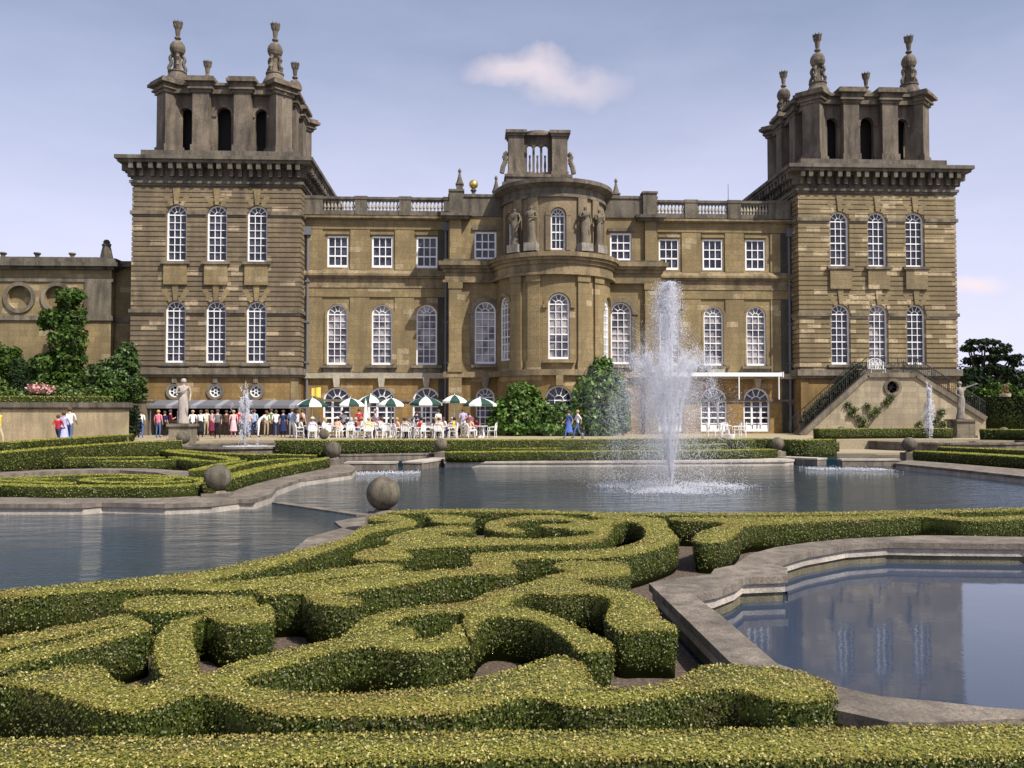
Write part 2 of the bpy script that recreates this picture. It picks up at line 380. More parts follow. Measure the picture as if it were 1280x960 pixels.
def blob(clumps, n, size, inner=.35):
    """leaf positions in and on ellipsoidal clumps (cx,cy,cz,rx,ry,rz)"""
    cl = np.array(clumps, float); w = cl[:, 3]*cl[:, 5]+cl[:, 3]*cl[:, 4]; idx = rng.choice(len(cl), n, p=w/w.sum())
    d = rng.normal(size=(n, 3)); d /= np.linalg.norm(d, axis=1)[:, None]; r = (1-inner*rng.random(n)**1.5)[:, None]
    lump = 1+.13*np.sin(d[:, :1]*7+idx[:, None])+.10*np.sin(d[:, 2:3]*9+d[:, 1:2]*6)
    p = cl[idx, :3]+d*r*lump*cl[idx, 3:]
    return leaves(p, d*.8+np.array([0, 0, .35]), size)
# ================================================================== WORLD, LIGHT
SUN_AZ = 45.0; SUN_EL = 51.0          # to the right of and behind the viewer
sd = Vector((math.sin(R(SUN_AZ))*math.cos(R(SUN_EL)), -math.cos(R(SUN_AZ))*math.cos(R(SUN_EL)), math.sin(R(SUN_EL))))
w = bpy.data.worlds.new('World'); sc.world = w; w.use_nodes = True; nt = w.node_tree
bg = nt.nodes['Background']; sky = nt.nodes.new('ShaderNodeTexSky'); sky.sky_type = 'NISHITA'; sky.sun_disc = False
sky.sun_elevation = R(SUN_EL); sky.sun_rotation = math.atan2(sd.x, sd.y); sky.air_density = 1.0; sky.dust_density = 2.0; sky.ozone_density = 2.5
tc = nt.nodes.new('ShaderNodeTexCoord'); gen = tc.outputs['Generated']
# thin summer haze and high cloud: a pale veil, thicker to the horizon, with soft cloud in it
n1 = noise(nt, gen, 2.2, 7, .58, (1, 1, 3.2)); n2 = noise(nt, gen, 7, 6, .6, (1, 1, 2.6))
sx = nt.nodes.new('ShaderNodeSeparateXYZ'); nt.links.new(gen, sx.inputs[0])
hz = ramp(nt, sx.outputs[2], [(0, 1.0), (.2, .68), (.38, .22), (1, .05)])
veil = ramp(nt, n1, [(.35, .0), (.75, .20)])
add = node(nt, 'ShaderNodeMath', operation='ADD', use_clamp=True); nt.links.new(hz, add.inputs[0]); nt.links.new(veil, add.inputs[1])
col = mixc(nt, add.outputs[0], sky.outputs[0], (7.2, 7.2, 9.3))
def cloud(col, px, py, rx, rz, amt):
    d = ray(px, py).normalized()
    v = node(nt, 'ShaderNodeVectorMath', operation='SUBTRACT'); nt.links.new(gen, v.inputs[0]); v.inputs[1].default_value = d
    w2 = nt.nodes.new('ShaderNodeTexNoise'); w2.inputs['Scale'].default_value = 16; w2.inputs['Detail'].default_value = 6; nt.links.new(gen, w2.inputs['Vector'])
    s2 = node(nt, 'ShaderNodeVectorMath', operation='SCALE'); s2.inputs['Scale'].default_value = rx*.9; nt.links.new(w2.outputs['Color'], s2.inputs[0])
    a2 = node(nt, 'ShaderNodeVectorMath', operation='ADD'); nt.links.new(v.outputs[0], a2.inputs[0]); nt.links.new(s2.outputs[0], a2.inputs[1])
    o2 = node(nt, 'ShaderNodeVectorMath', operation='SUBTRACT'); nt.links.new(a2.outputs[0], o2.inputs[0]); o2.inputs[1].default_value = (rx*.45,)*3
    m2 = node(nt, 'ShaderNodeVectorMath', operation='MULTIPLY'); nt.links.new(o2.outputs[0], m2.inputs[0]); m2.inputs[1].default_value = (1/rx, 1/rx, 1/rz)
    l2 = node(nt, 'ShaderNodeVectorMath', operation='LENGTH'); nt.links.new(m2.outputs[0], l2.inputs[0])
    return mixc(nt, ramp(nt, l2.outputs['Value'], [(.25, amt), (1.0, 0)]), col, (8.6, 7.3, 7.4))
col = cloud(col, 650, 88, .07, .022, .62); col = cloud(col, 712, 108, .075, .024, .45); col = cloud(col, 1218, 357, .035, .011, .75)
nt.links.new(col, bg.inputs['Color']); bg.inputs['Strength'].default_value = .095
L = bpy.data.lights.new('sun', 'SUN'); L.energy = 5.0; L.angle = R(.5); L.color = (1, .955, .87)
lo = bpy.data.objects.new('sun', L); C.objects.link(lo); lo.rotation_euler = sd.to_track_quat('Z', 'Y').to_euler(); lo.location = (0, 0, 80)
sc.view_settings.view_transform = 'Standard'; sc.view_settings.look = 'None'; sc.view_settings.gamma = 1; sc.view_settings.exposure = .32
sc.render.engine = 'CYCLES'; sc.cycles.use_denoising = True; sc.cycles.max_bounces = 6; sc.cycles.volume_step_rate = 2; sc.cycles.volume_bounces = 1; sc.cycles.transparent_max_bounces = 6
# ================================================================== SETTING: levels
# 0 = parterre soil, -.03 = water of the large pool, .8 = palace terrace
def sheet(name, poly, z, mat, kind='structure'):
    b_ = MB(); b_.prism(poly, z-(.3 if z < .3 else 1.1), z); o = b_.build(name, mat); tag(o, kind=kind); return o
g = MB(); g.add([(-900, -60, -.36), (900, -60, -.36), (900, 1600, -.36), (-900, 1600, -.36)], [(0, 1, 2, 3)]); tag(g.build('ground', GRASS), kind='structure')
NP = [(1400, 897), (1280, 898), (1160, 903), (1111, 902), (1047, 888), (980, 864), (912, 827), (860, 776), (811, 729)]
NPo = NP+[(850, 722), (888, 718), (893, 711), (918, 706), (939, 692), (969, 684), (1010, 678), (1062, 673), (1156, 669), (1280, 671), (1400, 676)]
NPi = [(1400, 685), (1280, 680), (1175, 679), (1111, 678), (1062, 681), (1010, 690), (982, 698), (968, 706), (984, 710), (985, 720), (931, 722), (922, 729), (897, 738), (867, 744), (901, 769), (971, 829), (1002, 840), (1044, 857), (1100, 870), (1175, 877), (1235, 884), (1280, 887), (1400, 886)]
ZC = .3
npo = [G(x, y, ZC) for x, y in NPo]; npi = [G(x, y, ZC) for x, y in NPi]
# foreground bed of soil: outline follows the hidden bank of the left arm and of the main pool
bank = [(-80, 738), (0, 733), (75, 728), (150, 721), (200, 716), (259, 709), (317, 697), (364, 686), (399, 678), (434, 668), (446, 658), (455, 650), (456, 643), (470, 638), (500, 635), (640, 633), (840, 638), (1012, 638), (1184, 634), (1500, 626)]
bk = [G(x, y, .42) for x, y in bank]
o_ = npo[1:-1]
soil = [(-14, bk[0][1]), *bk, (24, bk[-1][1]), (24, npo[-1][1]), *npo[::-1], (24, npo[0][1]), (24, 2.0), (-14, 2.0)]
sheet('parterre_soil', soil, 0, SOIL)
b_ = MB(); b_.prism([(-60, 6), (60, 6), (60, 50), (-60, 50)], -.34, -.03); o = b_.build('main_pool_water', WATER); tag(o, kind='structure')
cw = offset(npi, -.0); b_ = MB(); pc = list(reversed(npi)); b_.prism([(p[0], p[1]) for p in npi], -.3, -.005)
o = b_.build('near_basin_water', CALM); tag(o, kind='structure')
# ------ near basin rim: one thing, coping + pale moulding + wall
rim = empty('basin_rim', (*npo[8], 0)); tag(rim, 'raised stone rim of the calm basin at lower right, with a scalloped corner', 'pool rim')
rl = Vector((npo[8][0], npo[8][1]))
def rel(poly): return [(p[0]-rl.x, p[1]-rl.y) for p in poly]
def cshape(do, di): return rel(offsetopen(npo, do)+offsetopen(npi, di))
def offsetopen(pts, d):         # shift an open line to its left by d
    out = []
    for i, p in enumerate(pts):
        a = Vector(pts[max(0, i-1)]); c = Vector(pts[min(len(pts)-1, i+1)]); t = (c-a).normalized(); out.append((p[0]-t.y*d, p[1]+t.x*d))
    return out
b_ = MB(); b_.prism(rel(npo+npi), .215, ZC); cop = b_.build('coping', S_COP, rim)
b_ = MB(); b_.prism(cshape(-.04, -.04), .10, .213); b_.build('moulding', S_RIM, rim)
b_ = MB(); b_.prism(cshape(-.075, -.075), -.3, .098); b_.build('rim_wall', S_MUD, rim)
# ------ bed B between the left arm and the far-left basin
ZB = .22
fr = [(-120, 632), (0, 630), (103, 630), (127, 628), (206, 630), (265, 628), (299, 624), (318, 624), (340, 617), (346, 609), (378, 598), (440, 590), (446, 584)]
back = [(-120, 621), (0, 621.5), (127, 621.5), (206, 621), (258, 617), (262, 612), (296, 612), (300, 606), (313, 604), (319, 598), (344, 592), (412, 583), (432, 579)]
frw = [G(x, y, ZB) for x, y in fr]; bkw = [G(x, y, ZB) for x, y in back]
b_ = MB(); b_.prism(frw+bkw[::-1], .12, ZB); rimB = b_.build('coping', S_COP)
rb = empty('pool_rim', (frw[6][0], frw[6][1], 0)); tag(rb, 'weathered stone rim curving round the left arm of the pool below the hedges', 'pool rim')
def reparent(o, e):
    o.parent = e; o.matrix_parent_inverse = Matrix.Translation(-Vector(e.location))
reparent(rimB, rb)
fi = [(x, y+.05) for x, y in frw]
b_ = MB(); b_.prism(fi+[(p[0], p[1]) for p in bkw[::-1]], -.3, .118); o = b_.build('rim_wall', S_RIM); reparent(o, rb)
sheet('garden_bed_left', [*bkw, (-6.0, 40.5), (-13, 44), (-40, 44), (-40, bkw[0][1])], .10, SOIL)
# mid platform with the upper basins, and the palace terrace
sheet('garden_bed_centre', [(-1.4, 39.6), (14.6, 39.6), (15.4, 52), (-2.2, 52)], .18, PATH)
sheet('upper_garden_level', [(-60, 43.6), (-7.4, 43.6), (-7.4, 45.5), (60, 45.5), (60, 52), (-60, 52)], .24, PATH)
sheet('terrace', [(-80, 50.2), (90, 50.2), (90, 140), (-80, 140)], .8, PATH)
sheet('terrace_walk_left', [(-60, 38.5), (-17.2, 38.5), (-14.6, 50.19), (-60, 50.19)], .8, PATH)
sheet('garden_bed_right', [G(1118, 577, .2), G(1290, 593, .2), (45, 27), (45, 45.5), (21, 45.5), (20.6, 42)], .12, SOIL)
def rimbar(name, poly, z1, label, z0=-.3, m1=S_RIM, m2=S_COP, th=.09):
    c = Vector((sum(p[0] for p in poly)/len(poly), sum(p[1] for p in poly)/len(poly), 0)); e = empty(name, c); tag(e, label, 'pool rim')
    pl = [(p[0]-c.x, p[1]-c.y) for p in poly]
    MB().prism(pl, z1-th, z1).build('coping', m2, e); MB().prism(offset(pl, -.05), z0, z1-th-.002).build('rim_wall', m1, e); return e
rimbar('pool_rim', [(-1.2, 38.5), (4, 38.4), (14.0, 38.8), (14.7, 39.6), (14.7, 41.6), (-1.6, 41.6)], .22, 'long straight pale stone rim on the palace side of the main pool', m2=S_RIM)
rimbar('pool_rim', [G(1118, 579, .22), G(1200, 587, .22), G(1285, 596, .22), (40, 23), (40, 25.2), G(1285, 587, .22), G(1200, 580, .22), G(1135, 575, .22)], .22, 'sloping brown stone rim of the main pool at the right edge')
# cascades between the sphere pairs: two low stone weirs with gaps
def bar(name, p0, p1, w_, z0, z1, label, mat=S_COP, lip=S_RIM):
    a = Vector(p0); c = Vector(p1); t = (c-a).normalized(); nn = Vector((-t.y, t.x))*w_/2; m_ = (a+c)/2
    e = empty(name, (m_.x, m_.y, 0)); tag(e, label, 'weir'); q = [a-nn-m_, c-nn-m_, c+nn-m_, a+nn-m_]; q = [(v.x, v.y) for v in q]
    MB().prism(q, z1-.07, z1).build('lip', lip, e); MB().prism(offset(q, -.04), z0, z1-.072).build('weir_wall', mat, e); return e
bar('stone_weir', G(432, 577, .3), G(497, 577, .3), .8, -.3, .3, 'left block of the low stone weir beside the second far sphere from the left')
bar('stone_weir', G(515, 577, .3), G(552, 572, .3), .9, -.3, .3, 'short broken stone weir block just left of the straight rim')
bar('stone_weir', G(424, 568, .45), G(556, 566, .45), .5, -.2, .45, 'upper curved stone weir at the back of the left cascade', lip=S_COP)
bar('stone_weir', G(977, 570, .3), G(1028, 572, .3), .9, -.3, .28, 'left block of the cascade weir right of the main fountain')
bar('stone_weir', G(1049, 573, .3), G(1122, 573, .3), .6, -.3, .28, 'long bright block of the cascade weir right of the main fountain')
bar('stone_weir', G(978, 563, .42), G(1030, 560, .42), .8, -.2, .42, 'upper stone ledge behind the right cascade, left end')
bar('stone_weir', G(346, 626, .03), G(452, 641, .03), .28, -.3, .0, 'flat wet stone sill between the left arm and the main pool', lip=S_COP)
tag(MB().prism([G(x, y, 0) for x, y in [(352, 700), (385, 672), (428, 660), (418, 652), (440, 648), (462, 646), (470, 690), (400, 720)]], -.3, .004).build('stone_apron', S_COP), 'flat silted stone apron in shallow water below the nearest sphere', 'stone apron')
# water held behind the cascades
for nm, pl in (('cascade_water_left', [G(430, 576, .2), G(556, 576, .2), (-1.3, 48), (-6.5, 48)]), ('cascade_water_right', [G(978, 574, .2), G(1122, 574, .2), (21.5, 47), (15.5, 47)])):
    sheet(nm, pl, .19, WATER)
# ------ circular upper basins
def basin(cx, cy, r, zr, label):
    e = empty('round_basin', (cx, cy, 0)); tag(e, label, 'basin')
    o = MB().lathe([(r-.45, -.0), (r-.45, zr), (r-.42, zr+.03), (r, zr+.03), (r+.02, zr-.06), (r-.06, zr-.1), (r-.06, -.1)], n=64).build('rim', S_DARK, e)
    # open ring: drop the two end caps
    me = o.data; import bmesh; bm = bmesh.new(); bm.from_mesh(me); bmesh.ops.delete(bm, geom=[f for f in bm.faces if len(f.verts) > 8], context='FACES_ONLY'); bm.to_mesh(me); bm.free()
    MB().lathe([(r-.44, zr-.2), (r-.44, zr-.06)], n=48).build('water', WATER, e)
    return e
bl = G(303, 558, .62); br_ = G(1162, 551, .66)
basin(bl[0], bl[1]+.5, 3.6, .66, 'round stone basin with the small fountain left of centre')
basin(br_[0], br_[1]-1.5, 4.6, .70, 'round stone basin with the small fountain in front of the stairs')
# ------ spheres on plinths
def sphere(x, y, z, d, label, plinth=.35):
    e = empty('stone_sphere', (x, y, z-plinth)); tag(e, label, 'stone ball', 'stone balls on plinths'); r = d/2
    n = 24; prof = [(max(.001, r*math.sin(math.pi*i/n)), r-r*math.cos(math.pi*i/n)) for i in range(n+1)]
    o = MB().lathe(prof, cz=plinth-.01, n=36).build('ball', S_BALL, e, True)
    MB().box(-r*.95, r*.95, -r*.95, r*.95, -.4, plinth-.06).lathe([(r*.7, plinth-.062), (r*.5, plinth)], n=20).build('plinth', S_COP, e)
    return e
for px, py, z, Y, d, lb, pl in (
    (479, 637, .42, None, .66, 'large stone ball behind the front hedges, nearest of all', .42), (272, 613, .36, None, .67, 'large stone ball at the corner of the left parterre by the pool rim', .25),
    (416, 572, .5, None, .68, 'stone ball on a pink block left of the left cascade', .4), (551, 563.5, .58, None, .60, 'stone ball where the cascade meets the long straight rim', .45),
    (972, 562.5, .58, None, .62, 'stone ball at the right end of the long straight rim', .45), (1137, 564, .55, None, .66, 'stone ball at the left end of the right parterre', .45),
    (405, 549, .80, None, .60, 'small far stone ball behind the left cascade before the cafe tables', .3), (229, 555, .78, None, .66, 'small far stone ball below the statue on the left', .3),
    (1052, 544, .85, None, .62, 'small far stone ball in front of the garden staircase', .5), (1255, 546, .85, None, .62, 'small far stone ball near the right edge before the dark hedge', .5)):
    x, y = G(px, py, z); sphere(x, y, z, d*(y/ y), lb, pl)
# ================================================================== HEDGES
def T(pts, z): return offset([G(x, y, z) for x, y in pts], -.022)
ZH = .42; ZF = .45
front = [(-80, 922), (150, 920), (400, 915), (640, 912), (860, 910), (900, 912), (904, 909), (1050, 908), (1400, 901), (1400, 946), (1000, 951), (640, 948), (300, 958), (-80, 966)]
hedge(T(front, ZH), ZH, 0, 5200, .0165, 'long straight clipped hedge running across the very bottom of the view', smooth=1)
Apoly = [(-70, 856), (0, 855), (30, 859), (62, 868), (90, 877), (112, 885), (142, 890), (169, 890), (187, 885), (216, 877), (247, 867), (271, 870), (290, 879), (312, 887), (350, 895), (400, 897), (475, 895), (550, 894), (587, 890), (620, 880), (645, 874), (668, 872), (696, 879), (734, 885), (790, 879), (850, 868), (912, 859), (950, 872), (987, 879), (1046, 876), (1047, 859), (1040, 851), (1010, 840), (965, 831), (894, 829), (870, 833), (846, 847), (809, 857), (771, 859), (745, 856), (740, 840), (735, 830), (715, 822), (696, 817), (677, 823), (652, 831), (602, 845), (557, 856), (475, 864), (400, 867), (350, 861), (316, 857), (306, 849), (330, 841), (359, 832), (400, 819), (428, 810), (456, 808), (494, 812), (527, 816), (569, 809), (588, 808), (595, 790), (605, 775), (616, 770), (640, 772), (668, 776), (692, 789), (711, 804), (719, 814), (745, 816), (769, 812), (769, 805), (762, 800), (734, 787), (720, 780), (696, 770), (668, 761), (640, 759), (632, 757), (645, 752), (655, 745), (659, 741), (692, 744), (724, 742), (745, 743), (760, 748), (762, 756), (755, 765), (754, 774), (762, 784), (775, 789), (809, 788), (849, 789), (847, 782), (826, 771), (824, 756), (808, 747), (786, 738), (764, 734), (735, 729), (722, 726), (727, 722), (764, 721), (788, 718), (791, 712), (788, 706), (764, 702), (714, 701), (694, 703), (690, 708), (700, 712), (712, 714), (687, 718), (670, 725), (640, 733), (606, 740), (589, 752), (555, 755), (520, 757), (484, 763), (456, 770), (437, 784), (430, 795), (400, 802), (350, 812), (322, 819), (301, 824), (279, 832), (264, 840), (251, 838), (247, 814), (243, 795), (245, 776), (256, 769), (264, 774), (275, 780), (303, 780), (331, 779), (345, 776), (345, 760), (338, 756), (312, 757), (271, 762), (234, 771), (216, 776), (199, 787), (189, 804), (189, 823), (199, 842), (199, 849), (187, 853), (165, 854), (146, 849), (137, 836), (122, 830), (75, 832), (56, 838), (28, 840), (0, 847), (-70, 853)]
# the ring's eye: cut in from the outline along a hair-thin seam
eye = [(574, 778), (559, 789), (542, 797), (515, 799), (524, 791), (520, 785), (497, 784), (481, 781), (505, 771), (541, 766), (582, 766)]
i0 = Apoly.index((588, 808)); 
Aring = Apoly[:i0+1]+[(588.2, 800), (574.2, 778)]+eye[1:]+[(574.6, 777.5), (588.8, 799.5)]+Apoly[i0+1:]
hedge(T(Aring, ZH), ZH, 0, 4600, .017, 'great scrolling clipped hedge in the foreground, with the round eye at its middle', smooth=1)
Bp = [(-70, 806), (0, 795), (56, 786), (112, 776), (142, 769), (159, 767), (172, 770), (187, 778), (194, 784), (185, 788), (159, 795), (131, 802), (94, 812), (38, 825), (0, 834), (-70, 851), (-70, 835), (0, 818.5), (38, 809), (75, 802), (112, 793), (150, 783), (157, 780), (145, 780), (112, 787), (75, 796), (38, 803), (0, 811), (-70, 826)]
hedge(T(Bp, ZH), ZH, 0, 4200, .018, 'narrow doubled hedge running out of the left edge below the long water hedge', smooth=1)
Cp = [(150, 757), (156, 750), (187, 745), (240, 743.5), (290, 744), (320, 747), (324, 752), (318, 756), (275, 758), (237, 763), (200, 764.5), (169, 763.5), (153, 761)]
hedge(T(Cp, ZH), ZH, 0, 3800, .019, 'flat lens-shaped hedge lying left of centre between two long hedges')
Dp = [(-80, 743), (0, 736), (75, 731), (150, 724), (200, 719), (259, 712), (317, 700), (364, 689), (399, 681), (434, 671), (446, 660), (458, 656.5), (475, 655), (497, 652), (480, 651), (462, 650.5), (458, 647.5), (466, 643.5), (484, 642.5), (500, 645), (520, 650), (523, 655), (515, 658), (475, 663), (460, 668), (450, 675), (437, 680), (399, 692), (364, 702), (317, 714), (254, 726), (270, 727.5), (317, 724), (364, 719), (411, 711), (456, 706), (484, 704), (505, 707.5), (506, 711.5), (475, 716), (437, 719), (399, 723), (341, 733), (305, 737), (247, 739), (206, 734), (131, 738), (75, 743), (0, 746), (-80, 754)]
hedge(T(Dp, ZF), ZF, 0, 3200, .020, 'long hedge edging the left water from the left side up to the nearest ball', smooth=1)
Fp = [(587, 702), (586, 694), (592, 691), (644, 690), (709, 689), (753, 687), (775, 683), (797, 677), (806, 670), (806, 662), (797, 654), (786, 651), (772, 653), (766, 662), (757, 675), (731, 679), (666, 680), (600, 682), (559, 683), (516, 686), (499, 688), (516, 692), (518, 697), (494, 700), (447, 700), (438, 696), (447, 689), (475, 684), (490, 678), (478, 674), (495, 668), (512, 663), (541, 658), (569, 657), (591, 659), (594, 662), (580, 665), (546, 665), (550, 668), (570, 671), (605, 672), (666, 674), (709, 671), (731, 669), (742, 666), (736, 663), (712, 663), (709, 660), (675, 659), (674, 656), (685, 655), (709, 655), (716, 652), (700, 649.5), (680, 649), (655, 650), (640, 652), (632, 655), (634, 659), (655, 661), (657, 666), (633, 666), (611, 663), (604, 659), (608, 653), (622, 649), (645, 645.5), (670, 644), (700, 644.5), (722, 648), (745, 650), (755, 648), (735, 645.5), (737, 643), (760, 643), (790, 645.5), (832, 647), (836, 659), (848, 670), (849, 675), (841, 680), (808, 690), (786, 695), (731, 698), (650, 698), (639, 701), (650, 713), (644, 717), (587, 718), (561, 720), (512, 729), (466, 736), (421, 741), (419, 744), (452, 748), (456, 754), (437, 757), (406, 757), (387, 752), (380, 748), (378, 742), (365, 742), (331, 744), (320, 741), (320, 737), (341, 734), (369, 727), (400, 727), (456, 719), (507, 714), (557, 711), (591, 709)]
hedge(T(Fp, ZF), ZF, 0, 3000, .021, 'big double scroll hedge in the middle, curling like a C below the fountain', smooth=1)
hedge(T([(541, 648), (528, 645.5), (535, 643.5), (560, 643), (590, 647), (596, 649), (594, 653), (580, 653.5), (552, 653.5), (535, 651)], ZF), ZF, 0, 2600, .022, 'small curled hedge tuck between the nearest ball and the C scroll')
Ip = [(476, 641.2), (500, 637.5), (560, 636.2), (640, 636.2), (709, 639), (786, 640.6), (880, 640.8), (1012, 640.5), (1184, 636.8), (1450, 630), (1450, 634.5), (1184, 640.5), (1012, 643.7), (880, 644), (786, 643.6), (709, 642), (640, 639.8), (560, 639.8), (500, 641.5)]
hedge(T(Ip, ZF), ZF, 0, 1800, .025, 'straight hedge along the near bank of the main pool, farthest of the front parterre', smooth=1)
Jp = [(834, 650), (838, 646.8), (916, 646), (1012, 646), (1094, 644), (1149, 641.3), (1170, 643), (1211, 647), (1280, 644), (1450, 640), (1450, 646), (1280, 648.5), (1211, 652), (1170, 647.5), (1149, 645.5), (1094, 648.5), (1046, 650.5), (1019, 652), (977, 655), (929, 657), (926, 665), (914, 674), (905, 678), (880, 678.5), (868, 677), (865, 672), (870, 666), (890, 660), (906, 655.5), (900, 652)]
hedge(T(Jp, ZF), ZF, 0, 2600, .022, 'wavy hedge above the calm basin with a rounded nose at its left end', smooth=1)
# ---- far parterres
far = dict(mats=[BOX_B, BOX_F, BOX_S])
def HS(pts, w_, zt, z0, lb, dens=420, size=.05, **k):
    return hedge(stroke([G(x, y, zt) for x, y in pts], w_), zt, z0, dens, size, lb, smooth=1, **{**far, **k})
HS([(-60, 603), (0, 604.5), (60, 607.5), (130, 607), (200, 607.5), (252, 605)], .5, .50, .1, 'front hedge along the left pool rim, nearest in the left parterre', 900, .035)
HS([(266, 601), (225, 595.5), (170, 593.2), (110, 592.7), (40, 596), (-30, 598)], .4, .50, .1, 'inner hedge loop of the left parterre behind the front row', 900, .035)
HS([(238, 600.5), (190, 603), (130, 602.5), (100, 600), (118, 597), (160, 596), (205, 597), (214, 599), (170, 600)], .33, .50, .1, 'flat spiral hedge inside the left parterre', 900, .035)
HS([(92, 604), (50, 602.5), (10, 600.5), (-30, 600)], .35, .50, .1, 'short thin hedge strip inside the left parterre near the left edge', 900, .035)
HS([(78, 598), (40, 599), (20, 597.5)], .3, .50, .1, 'very short hedge strip in the left parterre behind the thin strip', 900, .035)
HS([(252, 604), (262, 601), (268, 598)], .5, .50, .1, 'stub of hedge beside the stone ball of the left parterre', 900, .035)
HS([(262, 603), (290, 594), (320, 587), (360, 579.5), (408, 572.5)], .55, .58, .1, 'bright green hedge curving up along the stone rim to the far ball', 600, .045)
HS([(-60, 579), (0, 577), (77, 572), (150, 571.5), (205, 571.5)], .6, .58, .1, 'mid hedge with notches behind the curved stone kerb at left', 500, .05)
HS([(-60, 570), (0, 565), (75, 558.5), (165, 552.5), (225, 550.5)], .7, 1.0, .1, 'long hedge on the terrace edge below the strolling visitors at left', 500, .05)
HS([(215, 571), (260, 577), (300, 574.5), (268, 569.5), (225, 566), (205, 562)], .5, .58, .1, 'pointed hedge scroll right of the notched mid hedge', 450, .05)
HS([(395, 569), (350, 568), (300, 567.5), (255, 565.5), (215, 561.5)], .5, .58, .1, 'thin hedge in front of the left round basin', 450, .05)
HS([(385, 572.5), (345, 574), (312, 577.5), (290, 583), (270, 589)], .35, .56, .1, 'thin inner hedge parallel to the bright green hedge', 450, .05)
HS([(5, 553), (60, 549), (110, 546), (163, 542.5)], .7, 1.2, .8, 'low hedge against the foot of the tan garden wall', 400, .055)
HS([(240, 588), (262, 583), (285, 578.5), (305, 575.5)], .35, .56, .1, 'short slanting hedge between kerb and ball path', 700, .04)
HS([(245, 574.5), (215, 573.5), (190, 575.5), (160, 576), (120, 576.5)], .35, .56, .1, 'thin hedge line just before the notched mid hedge', 700, .04)
tag(MB().prism(stroke([G(x, y, .4) for x, y in [(-60, 596), (0, 590), (60, 586.5), (112, 585), (165, 585), (215, 588), (235, 592)]], 1.1), .0, .36).build('stone_kerb', S_COP), 'curved grey stone kerb running through the left parterre', 'kerb')
HS([(557, 565), (650, 564.2), (760, 563.8), (860, 563.2), (968, 561.5)], 1.0, .62, .18, 'long low front hedge behind the straight pale rim', 600, .05)
HS([(425, 553.5), (480, 553), (560, 554.5), (650, 556), (760, 556)], .9, .72, .2, 'second far hedge row before the cafe terrace', 500, .055)
HS([(780, 556), (860, 556), (940, 554)], .9, .72, .2, 'second far hedge row to the right of the fountain spray', 500, .055)
HS([(345, 550.3), (480, 550), (640, 549.6), (800, 548.6), (905, 547.5)], 1.0, 1.0, .2, 'back hedge along the edge of the cafe terrace', 500, .055)
HS([(590, 559.5), (640, 560.5), (700, 559.5), (735, 558.5)], .45, .60, .18, 'thin hedge scroll inside the central far bed', 400, .055)
HS([(870, 559), (900, 557.5), (950, 558)], .5, .60, .18, 'thin hedge scroll in the far bed right of the spray', 400, .055)
HS([(915, 549.5), (950, 548), (1000, 550), (1040, 549)], 1.0, 1.0, .0, 'mounded hedge right of the white garden table', 500, .055)
HS([(985, 554), (1010, 553.5), (1045, 552.5)], .8, .75, .2, 'short hedge beside the far ball before the stairs', 500, .055)
HS([(1020, 536), (1080, 535.6), (1140, 535.4), (1190, 535.6)], 1.0, 1.4, .8, 'hedge at the foot of the garden staircase wall', 400, .06)
HS([(1225, 536.5), (1260, 536.8), (1330, 538)], 1.0, 1.4, .8, 'low hedge before the tall dark hedge at right', 400, .06)
HS([(1146, 563.5), (1200, 566), (1290, 571), (1360, 576)], 1.0, .60, .12, 'thick hedge along the sloping rim at the right edge', 600, .05)
HS([(1175, 558.5), (1230, 560.5), (1320, 564)], .9, .62, .12, 'second hedge row of the right parterre', 500, .05)
# ================================================================== PALACE
palace = empty('palace', (5.9, 64, .8)); tag(palace, 'great baroque honey-stone palace with two corner towers and a round bow in its middle', 'palace')
PI = Matrix.Translation(-Vector(palace.location))
def pp(o): o.parent = palace; o.matrix_parent_inverse = PI; return o        # a part built in world coordinates
def pps(b_, name, mat):
    for m_ in clusters(b_): pp(m_.build(name, mat))
def flat(Y): return lambda s, z, d=0: (s, Y+d, z)
def sideL(Xw): return lambda s, z, d=0: (Xw+d, -s, z)      # faces -x ; s runs so that left is far
def sideR(Xw): return lambda s, z, d=0: (Xw-d, s, z)       # faces +x ; s = y
def bow(cx, cy, r): return lambda s, z, d=0: (cx+(r-d)*math.sin(s/r), cy-(r-d)*math.cos(s/r), z)
def op(c, w_, z0, z1, kind='arch', rev=.3): return dict(c=c, w=w_, z0=z0, z1=z1, k=kind, rev=rev)
def optop(o, s):
    h = o['w']/2; x = min(h, abs(s-o['c']))
    if o['k'] == 'arch': return o['z1']-h+math.sqrt(max(0, h*h-x*x))
    if o['k'] == 'circle': return (o['z0']+o['z1'])/2+math.sqrt(max(0, h*h-x*x))
    return o['z1']
def opbot(o, s):
    h = o['w']/2; x = min(h, abs(s-o['c']))
    return (o['z0']+o['z1'])/2-math.sqrt(max(0, h*h-x*x)) if o['k'] == 'circle' else o['z0']
def outline(o, n=14, g=0):
    c, h = o['c'], o['w']/2+g
    if o['k'] == 'rect': return [(c-h, o['z0']-g), (c+h, o['z0']-g), (c+h, o['z1']+g), (c-h, o['z1']+g)]
    if o['k'] == 'circle': zc = (o['z0']+o['z1'])/2; return [(c+h*math.cos(2*math.pi*i/24), zc+h*math.sin(2*math.pi*i/24)) for i in range(24)]
    zc = o['z1']-o['w']/2; return [(c-h, o['z0']), (c+h, o['z0'])]+[(c+h*math.cos(math.pi*i/n), zc+h*math.sin(math.pi*i/n)) for i in range(n+1)]
